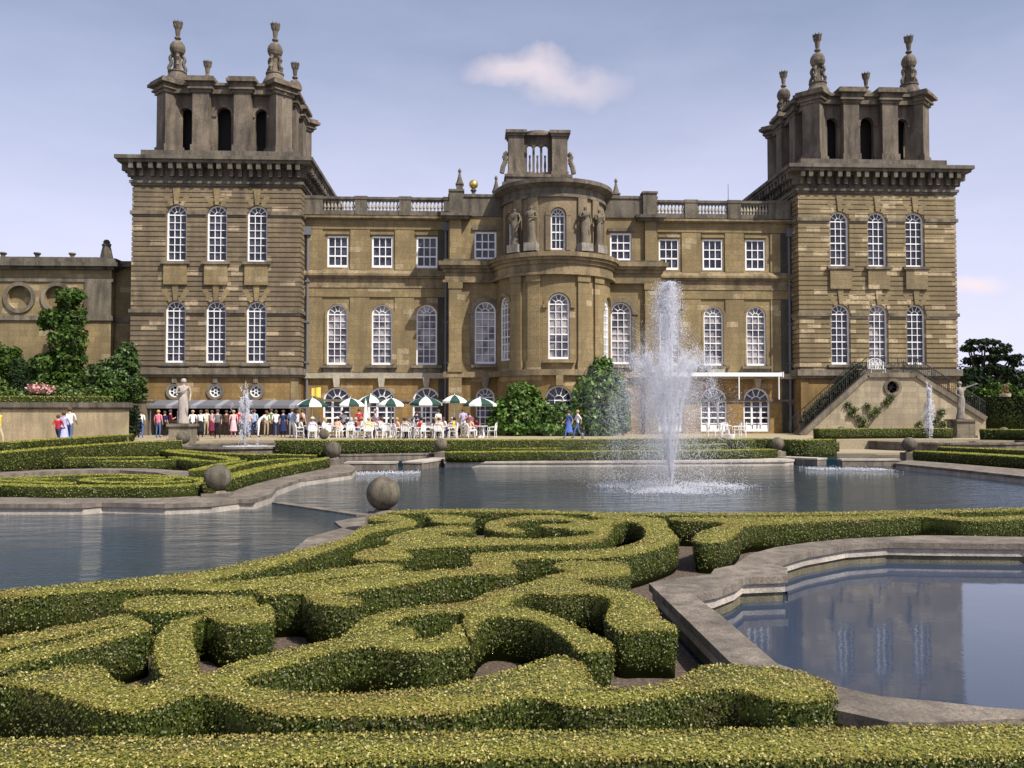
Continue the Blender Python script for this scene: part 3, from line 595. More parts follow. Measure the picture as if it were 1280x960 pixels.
def wall(b_, mp, s0, s1, z0, z1, ops, m=0, mr=None, step=None, rev=None, backs=False):
    br = {s0, s1}
    for o in ops:
        c, h = o['c'], o['w']/2
        br |= {c-h, c+h}
        if o['k'] != 'rect': br |= {c-h*math.cos(math.pi*i/14) for i in range(1, 14)}
    if step:
        k = max(1, int((s1-s0)/step)); br |= {s0+(s1-s0)*i/k for i in range(k+1)}
    br = sorted(x for x in br if s0-1e-9 <= x <= s1+1e-9)
    q = [br[0]]
    for x in br[1:]:
        if x-q[-1] > 1e-5: q.append(x)
    for a, c in zip(q, q[1:]):
        mid = (a+c)/2; cur = [(z0, z0)]; act = sorted([o for o in ops if abs(mid-o['c']) < o['w']/2], key=lambda o: o['z0'])
        for o in act:
            zb = (opbot(o, a), opbot(o, c)); b_.add([mp(a, cur[0][0]), mp(c, cur[0][1]), mp(c, zb[1]), mp(a, zb[0])], [(0, 1, 2, 3)], m); cur = [(optop(o, a), optop(o, c))]
        b_.add([mp(a, cur[0][0]), mp(c, cur[0][1]), mp(c, z1), mp(a, z1)], [(0, 1, 2, 3)], m)
    for o in ops:
        ol = outline(o); n = len(ol); d = o['rev']
        for i in range(n):
            a, c = ol[i], ol[(i+1) % n]
            b_.add([mp(a[0], a[1]), mp(a[0], a[1], d), mp(c[0], c[1], d), mp(c[0], c[1])], [(0, 1, 2, 3)], m if mr is None else mr)
def mbox(b_, mp, s0, s1, z0, z1, d0, d1, m=0, step=None):
    k = 1 if not step else max(1, int((s1-s0)/step))
    for i in range(k):
        a, c = s0+(s1-s0)*i/k, s0+(s1-s0)*(i+1)/k
        b_.hexa([mp(a, z0, d0), mp(c, z0, d0), mp(c, z0, d1), mp(a, z0, d1), mp(a, z1, d0), mp(c, z1, d0), mp(c, z1, d1), mp(a, z1, d1)], m)
def arcband(b_, mp, c, zc, r0, r1, d0, d1, a0=0, a1=math.pi, n=12, m=0):
    for i in range(n):
        t, u = a0+(a1-a0)*i/n, a0+(a1-a0)*(i+1)/n; q = []
        for d in (d0, d1):
            q += [mp(c+r0*math.cos(t), zc+r0*math.sin(t), d), mp(c+r1*math.cos(t), zc+r1*math.sin(t), d), mp(c+r1*math.cos(u), zc+r1*math.sin(u), d), mp(c+r0*math.cos(u), zc+r0*math.sin(u), d)]
        b_.hexa(q, m)
def sbar(b_, mp, p, q, w_, d0, d1, m=0):
    t = (Vector(q)-Vector(p)); t.normalize(); n_ = Vector((-t.y, t.x))*w_/2; P_, Q = Vector(p), Vector(q); v = []
    for d in (d0, d1): v += [mp(*(P_-n_), d), mp(*(Q-n_), d), mp(*(Q+n_), d), mp(*(P_+n_), d)]
    b_.hexa(v, m)
WCACHE = {}
def window(o, mp, rows, cols=3, depth=.2, glass=None, sill=True, parent=None, flatY=None, door=False, bars=.045, fr=.10, key=None, name='window', curved=False, sm=None):
    """frame with glazing bars (part), glass and stone sill (sub-parts); same-size windows of a flat wall share their meshes"""
    glass = glass or GLASS
    key = key or (o['w'], round(o['z1']-o['z0'], 3), o['k'], rows, cols, glass.name, sill, door, depth, curved, (sm or S_TRIM).name)
    cached = WCACHE.get(key) if not curved else None
    if not cached:
        lo_ = dict(o); zz = o['z0'] if not curved else 0
        if not curved: lo_.update(c=0, z0=0, z1=o['z1']-o['z0']); m_ = lambda s, z, d=0: (s, d, z)
        else: m_ = mp
        c, h, z0, z1, k = lo_['c'], lo_['w']/2, lo_['z0'], lo_['z1'], lo_['k']; b_ = MB(); d0, d1 = depth-.07, depth+.05; e0, e1 = depth-.035, depth+.04
        zc = z1-h if k == 'arch' else z1
        mbox(b_, m_, c-h, c-h+fr, z0, zc, d0, d1); mbox(b_, m_, c+h-fr, c+h, z0, zc, d0, d1); mbox(b_, m_, c-h+fr, c+h-fr, z0, z0+fr*1.5, d0, d1)
        if k == 'arch': arcband(b_, m_, c, zc, h-fr, h, d0, d1)
        else: mbox(b_, m_, c-h+fr, c+h-fr, z1-fr, z1, d0, d1)
        hi = h-fr; zb = z0+fr*1.5; zt = zc if k == 'arch' else z1-fr
        for i in range(1, cols):
            s = c-hi+2*hi*i/cols; mbox(b_, m_, s-bars/2, s+bars/2, zb, zt, e0, e1)
        for j in range(1, rows+(1 if k == 'arch' else 0)):
            z = zb+(zt-zb)*j/rows; t = bars*(1.7 if j == rows//2 or (k == 'arch' and j == rows) else 1)
            mbox(b_, m_, c-hi, c+hi, z-t/2, z+t/2, e0-.006, e1+.004)
        if k == 'arch':
            arcband(b_, m_, c, zc, hi*.36, hi*.36+bars, e0, e1, n=8)
            for a in (36, 72, 108, 144): sbar(b_, m_, (c+hi*.4*math.cos(R(a)), zc+hi*.4*math.sin(R(a))), (c+hi*1.01*math.cos(R(a)), zc+hi*1.01*math.sin(R(a))), bars, e0, e1)
        if door:
            mbox(b_, m_, c-h+fr, c+h-fr, z0+fr*1.5, z0+.5, e0, e1)
            for s in (-.36, .36): mbox(b_, m_, c+s*h-.05, c+s*h+.05, z0+.5, zt, d0, d1-.001)
        fm = b_.mesh('window_frame', WHITE)
        b_ = MB(); ol = outline(lo_, 12); dd = depth+.055
        if curved:
            for (a0, a1) in zip(np.linspace(c-h, c+h, 9)[:-1], np.linspace(c-h, c+h, 9)[1:]):
                b_.add([m_(a0, z0, dd), m_(a1, z0, dd), m_(a1, optop(lo_, a1), dd), m_(a0, optop(lo_, a0), dd)], [(0, 1, 2, 3)])
        else: b_.prism(ol, 0, 0, y=(dd, dd+.02))
        gm = b_.mesh('pane', glass); smesh = None
        if sill:
            b_ = MB(); mbox(b_, m_, c-h-.16, c+h+.16, z0-.18, z0-.003, -.22, depth+.03); smesh = b_.mesh('sill', sm or S_TRIM)
        cached = (fm, gm, smesh)
        if not curved: WCACHE[key] = cached
    fm, gm, smesh = cached; loc = (0, 0, 0) if curved else (o['c'], flatY, o['z0'])
    f_ = link(name, fm, loc=loc)
    if parent is None: pp(f_)
    else: f_.parent = parent; f_.matrix_parent_inverse = Matrix.Translation(-Vector(parent.location))
    g_ = link('pane', gm); g_.parent = f_
    if smesh: s_ = link('sill', smesh); s_.parent = f_
    return f_
def ring(b_, x0, x1, y0, y1, z0, z1, o, m=0):   # a band round a rectangular body, standing o proud
    b_.box(x0-o, x1+o, y0-o, y1+o, z0, z1, m)
# ------------------------------------------------------------------ corner towers
finial_mesh = None
def finial_me():
    global finial_mesh
    if finial_mesh: return finial_mesh
    b_ = MB(); b_.lathe([(.86, 0), (.86, .12), (.80, .30), (.66, .52), (.60, .72), (.66, .76), (.66, .84), (.50, .88)], n=20)
    b_.lathe([(.34, .88), (.30, 1.1), (.26, 1.5), (.30, 1.85), (.40, 1.95)], n=12)
    for i in range(4):          # four scrolls carrying the ball
        a = math.pi/4+i*math.pi/2; ca, sa = math.cos(a), math.sin(a)
        b_.path([(.52*ca, .52*sa, .9), (.58*ca, .58*sa, 1.1), (.44*ca, .44*sa, 1.3), (.40*ca, .40*sa, 1.5), (.50*ca, .50*sa, 1.68), (.46*ca, .46*sa, 1.86), (.30*ca, .30*sa, 1.95)], .13, 6)
    b_.lathe([(.05, 1.93), (.30, 1.98), (.46, 2.12), (.545, 2.34), (.55, 2.45), (.50, 2.66), (.36, 2.86), (.14, 2.98), (.13, 3.05), (.23, 3.12), (.23, 3.2), (.13, 3.27)], n=20)
    b_.lathe([(.13, 3.27), (.17, 3.5), (.20, 3.75), (.23, 3.8), (.27, 4.0), (.36, 4.22), (.30, 4.24)], n=12)
    for i in range(8):
        a = i*math.pi/4; b_.tube((.25*math.cos(a), .25*math.sin(a), 3.9), (.33*math.cos(a), .33*math.sin(a), 4.33), .055, .03, 5)
    b_.v = [(x*1.03, y*1.03, z*1.10) for x, y, z in b_.v]; finial_mesh = b_.mesh('finial', S_PAV); return finial_mesh
WU = 1.42
def tower(cx, mstone, side, shut=True):
    x0, x1, Y, D = cx-5.93, cx+5.93, 64.0, 13.5; fl = flat(Y)
    xs = [cx-2.87, cx, cx+2.87]
    ups = [op(x, WU, 13.25, 17.35) for x in xs]; mids = [op(x, WU, 5.95, 10.4) for x in xs]
    ops = ups+mids
    b_ = MB(); wall(b_, fl, x0, x1, 5.2, 18.7, ops, 0, 0)
    b_.add([(x1, Y, 5.2), (x1, Y+D, 5.2), (x1, Y+D, 18.7), (x1, Y, 18.7)], [(0, 1, 2, 3)]); b_.add([(x0, Y, 5.2), (x0, Y+D, 5.2), (x0, Y+D, 18.7), (x0, Y, 18.7)], [(3, 2, 1, 0)])
    b_.add([(x1, Y+D, 5.2), (x0, Y+D, 5.2), (x0, Y+D, 18.7), (x1, Y+D, 18.7)], [(0, 1, 2, 3)])
    # rusticated courses: slabs with sunk joints between them, stepped round the openings
    nco = 36; hh = (18.62-5.75)/nco
    for i in range(nco):
        za = 5.75+i*hh; zb = za+hh-.075; hw = []
        for o in ops:
            if o['z0']-.02 < zb and o['z1'] > za:
                zc = o['z1']-o['w']/2; q = 0 if za < zc else za-zc; q2 = max(0, (o['w']/2+.02)**2-q*q)
                hw.append((o['c'], math.sqrt(q2)))
        pr = .08; cur = x0-pr
        for c, h in sorted(hw): b_.box(cur, c-h, Y-pr, Y+.001, za, zb); cur = c+h
        b_.box(cur, x1+pr, Y-pr, Y+.001, za, zb)
        b_.box(x1-.001, x1+pr, Y+.002, Y+D, za, zb); b_.box(x0-pr, x0+.001, Y+.002, Y+D, za, zb)
    pp(b_.build('tower_wall', mstone))
    b_ = MB()      # voussoirs and keystones over every arch, blocks under the upper windows
    for o in ops:
        zc = o['z1']-o['w']/2; h = o['w']/2
        for a in (90, 118, 62):
            ca, sa = math.cos(R(a)), math.sin(R(a)); t0, t1 = (.13, .26) if a == 90 else (.12, .20); L_ = 1.45 if a == 90 else 1.05
            if o in ups: L_ *= .8
            tx, tz = -sa, ca; p = [(o['c']+ca*(h+.01)-tx*t0, zc+sa*(h+.01)-tz*t0), (o['c']+ca*(h+.01)+tx*t0, zc+sa*(h+.01)+tz*t0), (o['c']+ca*(h+L_)+tx*t1, zc+sa*(h+L_)+tz*t1), (o['c']+ca*(h+L_)-tx*t1, zc+sa*(h+L_)-tz*t1)]
            d = .16 if a == 90 else .09; b_.hexa([(x, Y-d, z) for x, z in p]+[(x, Y+.002, z) for x, z in p])
    for x in xs: b_.box(x-.82, x+.82, Y-.26, Y, 11.55, 13.0)
    pps(b_, 'keystone', mstone if side == 'R' else S_WALL)
    b_ = MB()
    for x in xs: b_.box(x-1.0, x+1.0, Y-.36, Y, 13.02, 13.22); b_.box(x-.95, x+.95, Y-.26, Y, 5.62, 5.93); b_.box(x-1.06, x+1.06, Y-.34, Y, 5.72, 5.90)
    pps(b_, 'window_ledge', S_TRIM)
    b_ = MB()
    for z in (9.52, 16.62):
        cur = x0-.2
        for x in xs: b_.box(cur, x-WU/2-.03, Y-.2, Y, z, z+.24); cur = x+WU/2+.03
        b_.box(cur, x1+.2, Y-.2, Y, z, z+.24); b_.box(x1, x1+.2, Y+.003, Y+D, z, z+.24); b_.box(x0-.2, x0, Y+.003, Y+D, z, z+.24)
    ring(b_, x0, x1, Y, Y+D, 5.10, 5.55, .30); ring(b_, x0, x1, Y, Y+D, 4.92, 5.09, .16)
    pps(b_, 'string_course', S_TRIM)
    for o in ups: window(o, fl, 6, flatY=Y, depth=.26, sill=False)
    for i, o in enumerate(mids): window(o, fl, 7, flatY=Y, depth=.26, sill=False, glass=GLASSC if (side == 'R' and i == 1) else GLASS)
    # entablature
    b_ = MB(); ring(b_, x0, x1, Y, Y+D, 18.70, 18.86, .16); ring(b_, x0, x1, Y, Y+D, 18.86, 19.05, .26)
    ring(b_, x0, x1, Y, Y+D, 19.05, 20.05, .06); ring(b_, x0, x1, Y, Y+D, 20.05, 20.22, .3); ring(b_, x0, x1, Y, Y+D, 20.22, 20.42, .88); ring(b_, x0, x1, Y, Y+D, 20.42, 20.68, 1.04)
    n = 9
    for i in range(n):
        for dx in (-.30, .30):
            x = x0+.35+(x1-x0-.7)*i/(n-1)+dx
            b_.box(x-.15, x+.15, Y-.85, Y-.06, 19.78, 20.219); b_.box(x-.13, x+.13, Y-.45, Y-.06, 19.35, 19.78)
    for i in range(10):
        for dy in (-.30, .30):
            y = Y+.35+(D-.7)*i/9+dy
            for s in (-1, 1):
                xw = x1 if s > 0 else x0
                b_.box(*sorted((xw+s*.06, xw+s*.85)), y-.15, y+.15, 19.78, 20.219); b_.box(*sorted((xw+s*.06, xw+s*.45)), y-.13, y+.13, 19.35, 19.78)
    pp(b_.build('main_cornice', S_DARK))
    b_ = MB(); ring(b_, x0, x1, Y, Y+D, 20.681, 20.95, -.12); ring(b_, x0, x1, Y, Y+D, 20.951, 21.42, -.32); pp(b_.build('parapet_base', S_DARK))
    # belvedere: four piers a side with arches between, dark inside
    px0, px1, py0 = cx-4.9, cx+4.9, Y+.7; py1 = py0+9.8; zb, zt = 21.42, 25.85
    b_ = MB(); pcs = []
    def pier(x, y, w_, d_, ang=0):
        for (o_, za, zc_) in ((.10, zb, zb+.55), (0, zb+.55, zt)):
            hw, hd = w_/2+o_, d_/2+o_; q = [(-hw, -hd), (hw, -hd), (hw, hd), (-hw, hd)]; q = [(x+a*math.cos(ang)-c*math.sin(ang), y+a*math.sin(ang)+c*math.cos(ang)) for a, c in q]
            b_.prism(q, za, zc_)
    cw_, mw = 1.75, 1.2; nx = [px0+.9, cx-1.5, cx+1.5, px1-.9]; yc = (py0+py1)/2; ny = [py0+.9, yc-1.5, yc+1.5, py1-.9]
    for i, x in enumerate(nx):
        for j, y in enumerate(ny):
            ci, cj = i in (0, 3), j in (0, 3)
            if ci and cj: pier(x, y, 1.36, 1.36, math.pi/4)
            elif cj: pier(x, y+(-.05 if j == 0 else .05), mw, 1.6)
            elif ci: pier(x+(-.05 if i == 0 else .05), y, 1.6, mw)
    # arched screens set back between the piers
    for yw in (py0+.75, py1-1.15):
        for c in (cx-2.75, cx, cx+2.75):
            o = op(c, 1.06 if c == cx else .92, zb+.02, 25.0 if c == cx else 24.9, rev=.4)
            wall(b_, flat(yw), c-1.0, c+1.0, zb, zt, [o]); wall(b_, lambda s, z, d=0: (-s+2*c, yw+.4-d, z), c-1.0, c+1.0, zb, zt, [op(c, o['w'], zb+.02, o['z1'], rev=0)])
            arcband(b_, flat(yw), c, o['z1']-o['w']/2, o['w']/2, o['w']/2+.16, -.07, .002); mbox(b_, flat(yw), c-o['w']/2-.3, c-o['w']/2, o['z1']-o['w']/2-.18, o['z1']-o['w']/2, -.09, .002); mbox(b_, flat(yw), c+o['w']/2, c+o['w']/2+.3, o['z1']-o['w']/2-.18, o['z1']-o['w']/2, -.09, .002)
    for s in (-1, 1):
        xw = px1-.75 if s > 0 else px0+.75
        mp = (lambda q, z, d=0: (xw-d, q, z)) if s > 0 else (lambda q, z, d=0: (xw+d, -q+2*yc, z))
        for c in (yc-2.75, yc, yc+2.75): wall(b_, mp, c-1.0, c+1.0, zb, zt, [op(c, .8, zb+.02, 25.0, rev=.4)])
    pp(b_.build('belvedere', S_PAV))
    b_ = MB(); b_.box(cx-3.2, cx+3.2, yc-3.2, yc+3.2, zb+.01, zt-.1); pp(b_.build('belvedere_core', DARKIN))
    b_ = MB(); b_.box(px0+.25, px1-.25, py0+.25, py1-.25, zt, zt+.34)
    b_.box(px0+.35, px1-.35, py0+.35, py1-.35, zt+.34, zt+.56); b_.box(px0+.1, px1-.1, py0+.1, py1-.1, zt+.56, zt+.76)
    for i, x in enumerate(nx):
        for j, y in enumerate(ny):
            ci, cj = i in (0, 3), j in (0, 3)
            if not (ci or cj): continue
            e = .0 if (ci and cj) else .16; h = (1.75 if ci and cj else 1.35)/2
            if ci and cj:
                for o_, za, zc_ in ((.06, zt+.002, zt+.22), (.22, zt+.22, zt+.36), (.12, zt+.36, zt+.58), (.45, zt+.58, zt+.80), (.32, zt+.80, zt+.98)):
                    q = .75+o_; rr_ = q*math.sqrt(2); b_.prism([(x+rr_, y), (x, y+rr_), (x-rr_, y), (x, y-rr_)], za+.003*i+.001*j, zc_+.003*i+.001*j)
                continue
            else: hx, hy = (h, .85) if cj else (.85, h)
            for o_, za, zc_ in ((.06, zt+.002, zt+.22), (.22, zt+.22, zt+.36), (.12, zt+.36, zt+.58+e), (.42, zt+.58+e, zt+.80+e), (.30, zt+.80+e, zt+.98+e)): b_.box(x-hx-o_, x+hx+o_, y-hy-o_, y+hy+o_, za+.003*i+.001*j, zc_+.003*i+.001*j)
    pps(b_, 'belvedere_cornice', S_PAV)
    for x in (nx[0], nx[3]):
        for y in (ny[0], ny[3]):
            f_ = link('finial', finial_me(), loc=(x+(.4 if x < cx else -.4), y+(.3 if y < yc else -.3), zt+.99), rz=.3*x); pp(f_)
    return xs
TLX, TRX = -18.4, 30.2
tower(TLX, S_TL, 'L'); tower(TRX, S_TR, 'R')
# tower ground floors
for cx, mt in ((TLX, S_GOLD), (TRX, S_GOLD)):
    x0, x1, Y = cx-5.85, cx+5.85, 64.05
    oc = [op(cx+d, .86, 3.47, 4.33, 'circle', .2) for d in (-2.87, 0, 2.87)] if cx < 0 else []
    dr = [op(cx+.3, 10.2, .8, 3.05, 'rect', 2.2)] if cx < 0 else []
    b_ = MB(); wall(b_, flat(Y), x0, x1, .3, 4.92, oc+dr, 0)
    b_.box(x0, x0+.01, Y+.01, Y+13, .3, 4.91); b_.box(x1-.01, x1, Y+.01, Y+13, .3, 4.91); pp(b_.build('ground_floor_wall', mt))
    b_ = MB(); b_.box(x0-.06, x0+.5, Y-.07, Y, .3, 4.9); b_.box(x1-.5, x1+.06, Y-.07, Y, .3, 4.9); pps(b_, 'quoin', S_WALL if cx < 0 else S_GOLD)
    for o in oc:
        b_ = MB(); fl = flat(Y); zc = 3.9
        arcband(b_, fl, o['c'], zc, .43, .62, -.10, .02, 0, 2*math.pi, 24); b_.box(o['c']-.16, o['c']+.16, Y-.16, Y, 4.5, 4.9)
        f_ = pp(b_.build('round_window', S_TRIM)); b_ = MB()
        arcband(b_, fl, o['c'], zc, .34, .43, .06, .14, 0, 2*math.pi, 20); arcband(b_, fl, o['c'], zc, .09, .16, .06, .14, 0, 2*math.pi, 10)
        for a in range(0, 360, 60): sbar(b_, fl, (o['c']+.12*math.cos(R(a)), zc+.12*math.sin(R(a))), (o['c']+.36*math.cos(R(a)), zc+.36*math.sin(R(a))), .06, .07, .13)
        o2 = b_.build('frame', WHITE); o2.parent = f_; o2.matrix_parent_inverse = f_.matrix_world.inverted() if False else PI; o2.matrix_parent_inverse = Matrix.Identity(4)
        o3 = MB().box(o['c']-.43, o['c']+.43, Y+.16, Y+.19, 3.47, 4.33).build('pane', GLASS); o3.parent = f_
    if dr:
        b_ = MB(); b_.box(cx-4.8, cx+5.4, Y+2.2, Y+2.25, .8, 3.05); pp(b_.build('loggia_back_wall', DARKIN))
# ------------------------------------------------------------------ wings
def balustrade(x0, x1, Y, z, nb, piers):
    """parapet of a wing: plinth, rail and pedestals, with turned balusters"""
    b_ = MB(); b_.box(x0, x1, Y-.16, Y+.16, z, z+.34); b_.box(x0, x1, Y-.2, Y+.2, z+1.18, z+1.36); b_.box(x0, x1, Y-.13, Y+.13, z+1.06, z+1.179)
    for a, c in piers: b_.box(a, c, Y-.21, Y+.21, z+.002, z+1.179); b_.box(a-.04, c+.04, Y-.25, Y+.25, z+1.17, z+1.41)
    o = pp(b_.build('balustrade', S_DARK)); bm_ = balustrade.__dict__.get('me')
    if not bm_:
        bm_ = MB().lathe([(.09, 0), (.09, .08), (.05, .12), (.115, .26), (.10, .36), (.05, .56), (.045, .62), (.085, .66), (.085, .72)], n=8).mesh('baluster', S_PALE); balustrade.me = bm_
    ps = sorted(piers)
    for (a, c), (d, e) in zip(ps, ps[1:]):
        n = nb
        for i in range(n):
            q = link('baluster', bm_, loc=(c+(d-c)*(i+.5)/n, Y, z+.34)); q.parent = o
YW = 65.5
def wing(x0, x1, xs, sgn):
    fl = flat(YW)
    rects = [op(x, 1.56, 13.15, 15.5, 'rect') for x in xs]; arch = [op(x, 1.52, 5.92, 10.4) for x in xs]; gr = [op(x, 2.02, .95, 4.25, rev=.35) for x in xs]
    b_ = MB(); wall(b_, fl, x0, x1, 5.3, 16.9, rects+arch)
    pp(b_.build('wing_wall', S_WALL))
    b_ = MB(); wall(b_, fl, x0, x1, .3, 4.9, gr); pp(b_.build('ground_floor_wall', S_GOLD))
    b_ = MB()         # flat strips between the bays, window surrounds
    ed = [xs[0]-1.68]+[(a+c)/2 for a, c in zip(xs, xs[1:])]+[xs[-1]+1.68]
    for k, x in enumerate(ed):
        hw = .72 if 0 < k < len(ed)-1 else .55
        b_.box(x-hw, x+hw, YW-.10, YW, 12.95, 15.95); b_.box(x-hw, x+hw, YW-.08, YW, 5.35, 10.9)
    b_.box(x0, x1, YW-.10, YW, 16.0, 16.7); b_.box(x0, x1, YW-.11, YW, 10.95, 11.6)
    for x in xs: b_.box(x-.85, x+.85, YW-.12, YW, 15.6, 15.78); arcband(b_, fl, x, 10.4-.76, .76, .93, -.09, .002); b_.box(x-.93, x-.76, YW-.09, YW, 5.95, 9.64); b_.box(x+.76, x+.93, YW-.09, YW, 5.95, 9.64)
    pps(b_, 'wall_strip', S_WALL)
    b_ = MB(); b_.box(x0, x1, YW-.30, YW, 16.70, 16.78); b_.box(x0, x1, YW-.46, YW, 16.781, 16.92); b_.box(x0, x1, YW-.3, YW+.3, 16.921, 17.0)
    b_.box(x0, x1, YW-.16, YW, 11.62, 11.76); b_.box(x0, x1, YW-.07, YW, 11.76, 12.35); b_.box(x0, x1, YW-.22, YW, 12.35, 12.5); b_.box(x0, x1, YW-.36, YW, 12.501, 12.66)
    b_.add([(x0, YW-.34, 12.661), (x1, YW-.34, 12.661), (x1, YW-.02, 13.0), (x0, YW-.02, 13.0)], [(0, 1, 2, 3)])
    pps(b_, 'wing_cornice', S_BAND)
    b_ = MB(); b_.box(x0, x1, YW-.30, YW, 4.9, 5.3)
    for x in xs:
        p = [(x-.17, 4.25), (x+.17, 4.25), (x+.26, 4.99), (x-.26, 4.99)]; b_.hexa([(a, YW-.40, z) for a, z in p]+[(a, YW, z) for a, z in p])
    pps(b_, 'ledge', S_PALE)
    b_ = MB()
    for x in xs: b_.box(x-1.15, x+1.15, YW-.34, YW, 5.68, 5.88); b_.box(x-1.0, x+1.0, YW-.14, YW, 5.3, 5.68)
    b_.box(x0, x1, YW-.10, YW, 3.18, 3.36)
    for x in xs: b_.box(x-1.011, x+1.011, YW-.12, YW+.3, 3.1, 3.4) if False else None
    pps(b_, 'window_ledge', S_TRIM)
    for i, o in enumerate(rects): window(o, fl, 3, flatY=YW, sill=False, depth=.14, fr=.12, bars=.06)
    for i, o in enumerate(arch): window(o, fl, 7, flatY=YW, sill=False, depth=.14, glass=GLASSC)
    for i, o in enumerate(gr): window(o, fl, 5, cols=3, flatY=YW, sill=False, depth=.2, door=True, bars=.07, fr=.12, name='french_window')
    xc_ = x1 if sgn < 0 else x1
    pps(MB().box(x1-.95, x1-.02, YW-.13, YW, 5.35, 10.9).box(x1-.95, x1-.02, YW-.13, YW, 12.98, 15.97).box(x1-.9, x1-.02, YW-.05, YW, .9, 3.17).box(x1-.9, x1-.02, YW-.05, YW, 3.37, 4.89), 'dark_strip', S_STRIP)  # much darker strips of wall down the right end of each wing
    return ed
lx = [X(421, 65.5), X(477, 65.5), X(533, 65.5)]; rx = [X(837.5, 65.5), X(892.5, 65.5), X(946, 65.5)]
wing(-12.5, -1.6, lx, -1); wing(13.2, 24.3, rx, 1)
def XS(l, Y): return [(X(a, Y), X(b_, Y)) for a, b_ in l]
balustrade(-12.4, -1.8, 65.3, 17.0, 9, XS([(376, 402), (442.5, 457.5), (498, 513), (554, 566)], 65.3))
balustrade(13.2, 24.3, 65.3, 17.0, 9, XS([(798, 817), (857, 873), (911, 927), (962, 990)], 65.3))
b_ = MB(); b_.box(-12.5, 24.3, 66.2, 78, 16.9, 17.05); pp(b_.build('roof', LEAD))
# ------------------------------------------------------------------ central block
YC = 63.5; CX = 5.9; x0, x1 = -1.75, 13.55; fl = flat(YC)
cxs = [CX-4.95, CX+4.95]
ra = [op(x, 1.6, 13.45, 15.5, 'rect') for x in cxs]; aa = [op(x, 1.52, 5.9, 10.4) for x in cxs]; ga = [op(x, 1.35, .95, 4.15, rev=.35) for x in cxs]
b_ = MB(); wall(b_, fl, x0, x1, 5.3, 16.6, ra+aa); 
for s, xw in ((-1, x0), (1, x1)): b_.box(*sorted((xw, xw-s*.02)), YC+.01, YC+6, 5.3, 16.6)
pp(b_.build('centre_wall', S_WALL))
b_ = MB(); wall(b_, fl, x0, x1, .3, 4.9, ga); 
for s, xw in ((-1, x0), (1, x1)): b_.box(*sorted((xw, xw-s*.02)), YC+.01, YC+6, .3, 4.9)
pp(b_.build('ground_floor_wall', S_GOLD))
for o in ra: window(o, fl, 3, flatY=YC, sill=False, depth=.18, fr=.13, bars=.07)
for o in aa: window(o, fl, 7, flatY=YC, sill=False, depth=.18, glass=GLASSC)
for o in ga: window(o, fl, 5, cols=2, flatY=YC, sill=False, depth=.25, door=False, name='french_window')
b_ = MB()
for xc in (x0+.55, x1-.55):
    b_.box(xc-.45, xc+.45, YC-.32, YC, 5.9, 11.3); b_.box(xc-.55, xc+.55, YC-.42, YC, 5.3, 5.65); b_.box(xc-.50, xc+.50, YC-.37, YC, 5.65, 5.9); b_.box(xc-.52, xc+.52, YC-.38, YC, 11.3, 11.75)
    b_.box(xc-.42, xc+.42, YC-.3, YC, 13.42, 16.3); b_.box(xc-.46, xc+.46, YC-.30, YC, .4, 4.89)
pps(b_, 'pilaster', S_WALL)
b_ = MB()
for x in cxs:
    arcband(b_, fl, x, 10.4-.76, .78, 1.08, -.12, .002); b_.box(x-1.08, x-.78, YC-.10, YC, 5.95, 9.64); b_.box(x+.78, x+1.08, YC-.10, YC, 5.95, 9.64); b_.box(x-1.25, x-.78, YC-.18, YC, 9.5, 9.68); b_.box(x+.78, x+1.25, YC-.18, YC, 9.5, 9.68)
    b_.box(x-1.0, x+1.0, YC-.3, YC, 5.62, 5.86); b_.box(x-.95, x+.95, YC-.14, YC, 15.6, 15.85)
    p = [(x-.17, 4.15), (x+.17, 4.15), (x+.28, 4.95), (x-.28, 4.95)]; b_.hexa([(a, YC-.42, z) for a, z in p]+[(a, YC, z) for a, z in p])
pps(b_, 'window_surround', S_TRIM)
def centre_band(bm_, z0, z1, o, RB=4.1):       # a band that runs along the centre block and sweeps round the bow
    a = math.asin(.0); bm_.box(x0-o, CX-RB-.001, YC-o, YC+.2, z0, z1); bm_.box(CX+RB+.001, x1+o, YC-o, YC+.2, z0, z1)
    bm_.lathe([(RB-.3, z0), (RB+o, z0), (RB+o, z1), (RB-.3, z1)], CX, YC, 0, 48, a0=math.pi, a1=2*math.pi)
b_ = MB()
for z0, z1, o in ((4.9, 5.3, .32), (11.75, 11.92, .36), (11.921, 12.5, .22), (12.501, 12.75, .34), (12.751, 12.95, .52), (12.951, 13.25, .66)): centre_band(b_, z0, z1, o)
pps(b_, 'centre_cornice', S_BAND)
b_ = MB(); b_.lathe([(.01, 13.2), (4.65, 13.2), (3.8, 13.42), (.01, 13.44)], CX, YC, 0, 48, a0=math.pi, a1=2*math.pi); b_.box(x0-.3, x1+.3, YC-.55, YC+.1, 13.252, 13.40)
b_.box(x0-.1, x1+.1, YC-.12, YC+4.5, 16.6, 16.8)
for xa, xc in ((x0-.35, x0+1.55), (x1-1.55, x1+.35)): b_.box(xa, xc, YC-.62, YC+.5, 16.3, 16.5); b_.box(xa-.15, xc+.15, YC-.8, YC+.5, 16.501, 16.72); b_.box(xa+.45, xc-.45, YC-.35, YC+.5, 16.721, 18.35); b_.box(xa+.38, xc-.38, YC-.42, YC+.55, 18.351, 18.5)
b_.box(x0+.1, x1-.1, YC-.1, YC+1.0, 16.801, 18.0); b_.box(x0, x1, YC-.18, YC+1.1, 18.001, 18.2)
pps(b_, 'attic_parapet', S_DARK)
